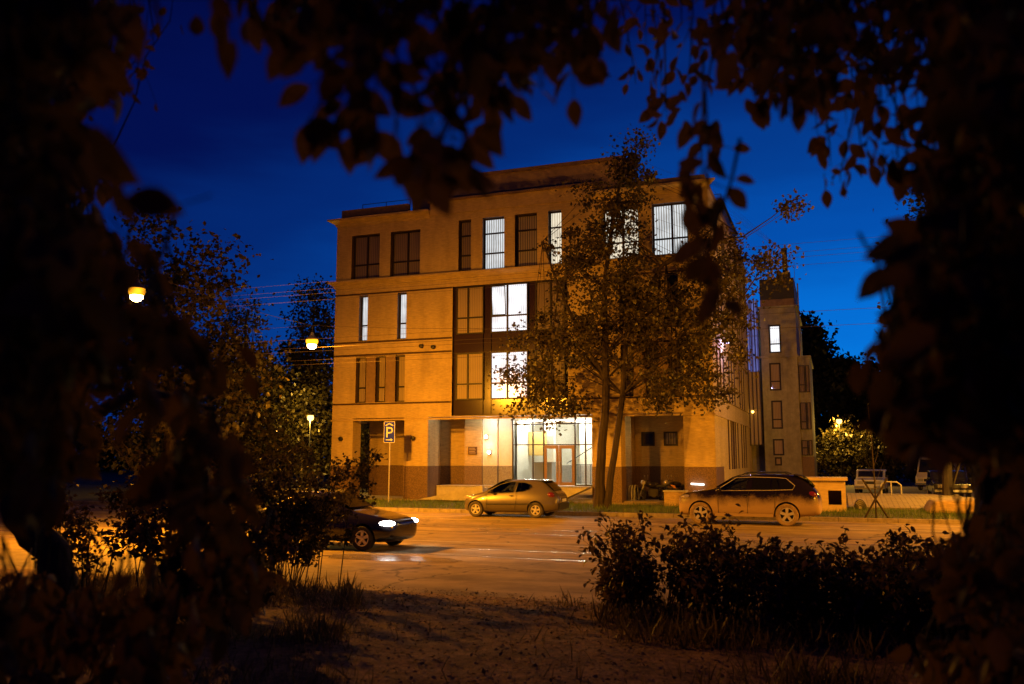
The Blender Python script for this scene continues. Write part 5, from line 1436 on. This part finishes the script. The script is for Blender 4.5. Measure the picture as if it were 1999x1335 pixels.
# left mass
NL.region([(-60,-40),(230,-40),(190,120),(120,200),(150,260),(170,330),(210,420),(180,520),(130,700),(150,860),(60,960),(-60,960)], 190, 1.5, 4.2, .09, 12)
NL.region([(150,520),(330,640),(430,700),(460,860),(440,1000),(400,1060),(330,1060),(260,960),(180,880)], 20, 1.5, 2.6, .085, 8)
NL.region([(-60,1120),(180,1150),(330,1180),(330,1335),(-60,1335)], 45, 2.2, 4.5, .09, 11)
NL.region([(300,1080),(520,1080),(520,1130),(460,1200),(300,1250)], 12, 2.2, 3.2, .085, 10)
for px, py, D, ll, a in ((180,245,1.35,.115,32),(225,330,1.4,.10,14),(245,385,1.35,.09,78),(350,400,1.35,.09,-95),(160,300,1.5,.10,60),(300,520,1.9,.08,30),(250,470,1.8,.09,50)):
    NL.leaf(px, py, D, ll, a)
for px, py, D, rx, ry, n in ((270,150,4.5,70,60,16),(200,190,4.5,70,40,14),(300,60,4.2,60,60,12),(240,90,4.2,60,60,12)):
    NL.cluster(px, py, D, rx, ry, n, .06)
base = gpos(60, 1200, 5.2)
tl = [(base[0], base[1], base[2]-.05, .17), tuple(at(120, 1190, Y=5.2)) + (.13,), tuple(at(105, 1080, Y=5.2)) + (.12,), tuple(at(40, 1010, Y=5.2)) + (.12,), tuple(at(20, 900, Y=5.1)) + (.12,),
      tuple(at(60, 600, Y=5.0)) + (.11,), tuple(at(40, 200, Y=4.9)) + (.10,), tuple(at(120, -260, Y=4.6)) + (.08,)]
limbs = [[tl[-1], tuple(at(300, -300, Y=3.4)) + (.05,), tuple(at(620, -260, Y=2.3)) + (.03,), tuple(at(900, -150, Y=1.9)) + (.015,), tuple(at(1150, -90, Y=2.0)) + (.006,)],
         [tl[5], tuple(at(150, 420, Y=4.2)) + (.03,), tuple(at(215, 300, Y=3.9)) + (.006,), tuple(at(262, 200, Y=3.8)) + (.004,), tuple(at(285, 110, Y=3.8)) + (.0032,), tuple(at(332, 40, Y=3.7)) + (.003,), tuple(at(345, -60, Y=3.7)) + (.002,)],
         [tl[4], tuple(at(140, 830, Y=4.4)) + (.05,), tuple(at(280, 760, Y=3.2)) + (.02,), tuple(at(420, 800, Y=2.6)) + (.008,)]]
NL.build("overhanging_tree", "near dark tree at the left edge with large drooping leaves along the top", base, tl, limbs)

NR = Near()
NR.region([(1430,-40),(1999,-40),(1999,260),(1880,240),(1830,120),(1720,140),(1640,110),(1560,160),(1480,190),(1440,120)], 66, 2.0, 3.4, .075, 11)
NR.region([(1850,-40),(2060,-40),(2060,1000),(1990,870),(1870,830),(1800,760),(1790,640),(1815,500),(1870,380),(1890,250)], 230, 1.6, 4.0, .09, 12)
NR.region([(1735,660),(1850,620),(1990,760),(1990,880),(1850,830),(1750,810)], 26, 1.6, 2.6, .085, 10)
NR.region([(1880,1000),(2060,950),(2060,1335),(1750,1335),(1840,1200)], 70, 2.4, 4.5, .09, 11)
for px, py, D, rx, ry, n, ll in ((1260,40,4.0,55,60,22,.075),(1290,130,4.0,40,70,20,.075),(1240,150,4.0,25,25,7,.07),(1300,210,3.8,30,35,9,.08),(1390,40,3.4,60,60,16,.075),(1330,20,3.6,60,50,14,.075),
    (1345,150,3.4,35,60,12,.075),(1370,230,2.7,45,50,10,.08),(1370,310,2.5,45,55,11,.085),(1380,400,2.3,45,60,12,.085),(1385,480,2.1,40,50,9,.09),(1400,560,2.0,35,40,5,.09),
    (1480,150,3.0,60,60,14,.08),(1460,60,3.0,60,60,12,.08),(1530,120,3.0,60,60,14,.08),(1590,60,3.0,60,60,14,.08),(1620,290,3.3,35,60,9,.08),(1650,200,3.1,50,70,13,.08),(1680,280,3.2,50,60,13,.08),
    (1720,180,3.0,60,70,16,.08),(1750,280,3.0,60,60,15,.08),(1640,340,3.4,40,30,8,.08),(1790,180,2.8,50,70,14,.08),(1830,250,2.6,50,60,14,.08),(1780,330,3.0,40,30,6,.08),(1690,100,3.0,70,60,15,.08),(1560,30,2.9,70,50,14,.08)):
    NR.cluster(px, py, D, rx, ry, n, ll)
for px, py, D, ll, a in ((1430,290,2.6,.06,92),(1435,350,2.4,.06,88),(1500,190,3.0,.08,-20),(1475,200,3.0,.10,12),(1545,150,3.0,.085,-25),(1610,280,3.3,.085,-12),(1612,370,3.4,.075,4),(1700,320,3.1,.085,18),(1735,325,3.0,.10,22),
    (1760,330,3.0,.09,40),(1770,310,2.8,.09,80),(1815,480,1.5,.115,-52),(1800,470,1.5,.10,-75),(1830,640,1.5,.11,-60),(1770,300,2.4,.10,70)):
    NR.leaf(px, py, D, ll, a)
base = gpos(1935, 1200, 5.6)
tr = [(base[0], base[1], base[2]-.05, .14), tuple(at(1942, 1080, Y=5.6)) + (.10,), tuple(at(1938, 900, Y=5.6)) + (.105,), tuple(at(1930, 500, Y=5.5)) + (.10,), tuple(at(1950, 100, Y=5.3)) + (.09,), tuple(at(1900, -260, Y=5.0)) + (.08,)]
limbs = [[tr[-1], tuple(at(1780, -250, Y=4.2)) + (.04,), tuple(at(1600, -150, Y=3.6)) + (.02,), tuple(at(1350, -90, Y=3.4)) + (.006,)],
         [tr[4], tuple(at(1860, 20, Y=4.4)) + (.03,), tuple(at(1760, 60, Y=3.8)) + (.012,), tuple(at(1655, 130, Y=3.5)) + (.004,)],
         [tuple(at(1655, 125, Y=3.5)) + (.004,), tuple(at(1615, 160, Y=3.5)) + (.003,), tuple(at(1592, 220, Y=3.5)) + (.0022,), tuple(at(1598, 285, Y=3.5)) + (.001,)],
         [tr[2], tuple(at(1890, 800, Y=4.8)) + (.03,), tuple(at(1800, 720, Y=3.4)) + (.012,)]]
NR.build("trunk_tree", "near dark tree with a straight black trunk and hanging leaves at the right edge", base, tr, limbs)

# ------------------------------------------------------------------ grass and litter
g = np.random.default_rng(9)
def grass(name, n, x0, x1, y0, y1, zf, keep, l0, l1, m, label=None, clump=None):
    P = np.column_stack([x0+(x1-x0)*g.random(n), y0+(y1-y0)*g.random(n), np.zeros(n)])
    P = P[[keep(p[0], p[1]) for p in P]]
    P[:, 2] = [zf(p[0], p[1]) for p in P]
    n = len(P); D = g.normal(size=(n, 3))*.35; D[:, 2] = 1
    L = (l0+(l1-l0)*g.random(n)**1.7) * np.array([.6+.8*(.5+.5*noise2(p[0]*2.2, p[1]*2.2)) for p in P])
    return tag(leaf_object(name, P, D, rdir(g, n)*np.array([1, 1, .1]), L, T_BLADE, M[m]), kind="stuff")
def path_amt(x, y):
    c = -5.9 + (13.3 - y) * .55; w = 2.6
    return max(0, 1 - abs(x - c) / w)
def tuft(x, y): return noise2(x*1.5, y*1.7)
grass("grass", 60000, -12, 5.5, 6.0, 13.3, bank_z, lambda x, y: g.random() > min(.95, path_amt(x, y)*1.9) and g.random() < .42 + .75*tuft(x, y) + (.5 if x < -7.3 else 0), .05, .19, 'grass')
grass("tall_grass", 16000, -12, 3.5, 8.0, 13.3, bank_z, lambda x, y: path_amt(x, y) < .35 and ((x > -3.1 and y > 9.6 and g.random() < .75) or tuft(x, y) > .42 or (x < -7.6 and g.random() < .5)), .16, .36, 'grass')
grass("verge_grass", 26000, -30, 6, 34.6, 40.4, lambda x, y: .125, lambda x, y: noise2(x*.8, y) > -.7, .08, .24, 'grass_far')
n = 20000; P = np.column_stack([-11+15*g.random(n), 6+8.2*g.random(n), np.zeros(n)])
P = P[[(path_amt(p[0], p[1]) > .05 or g.random() < .25) for p in P]]
P[:, 2] = [bank_z(p[0], p[1]) + .012 if p[1] < 13.3 else .012 for p in P]
n = len(P); D = g.normal(size=(n, 3)); D[:, 2] = .25*np.abs(D[:, 2])
tag(leaf_object("leaf_litter", P, D, g.normal(size=(n, 3))*.25 + np.array([0, 0, 1]), .015+.05*g.random(n)**2, T_DIAMOND, M['litter']), kind="stuff")
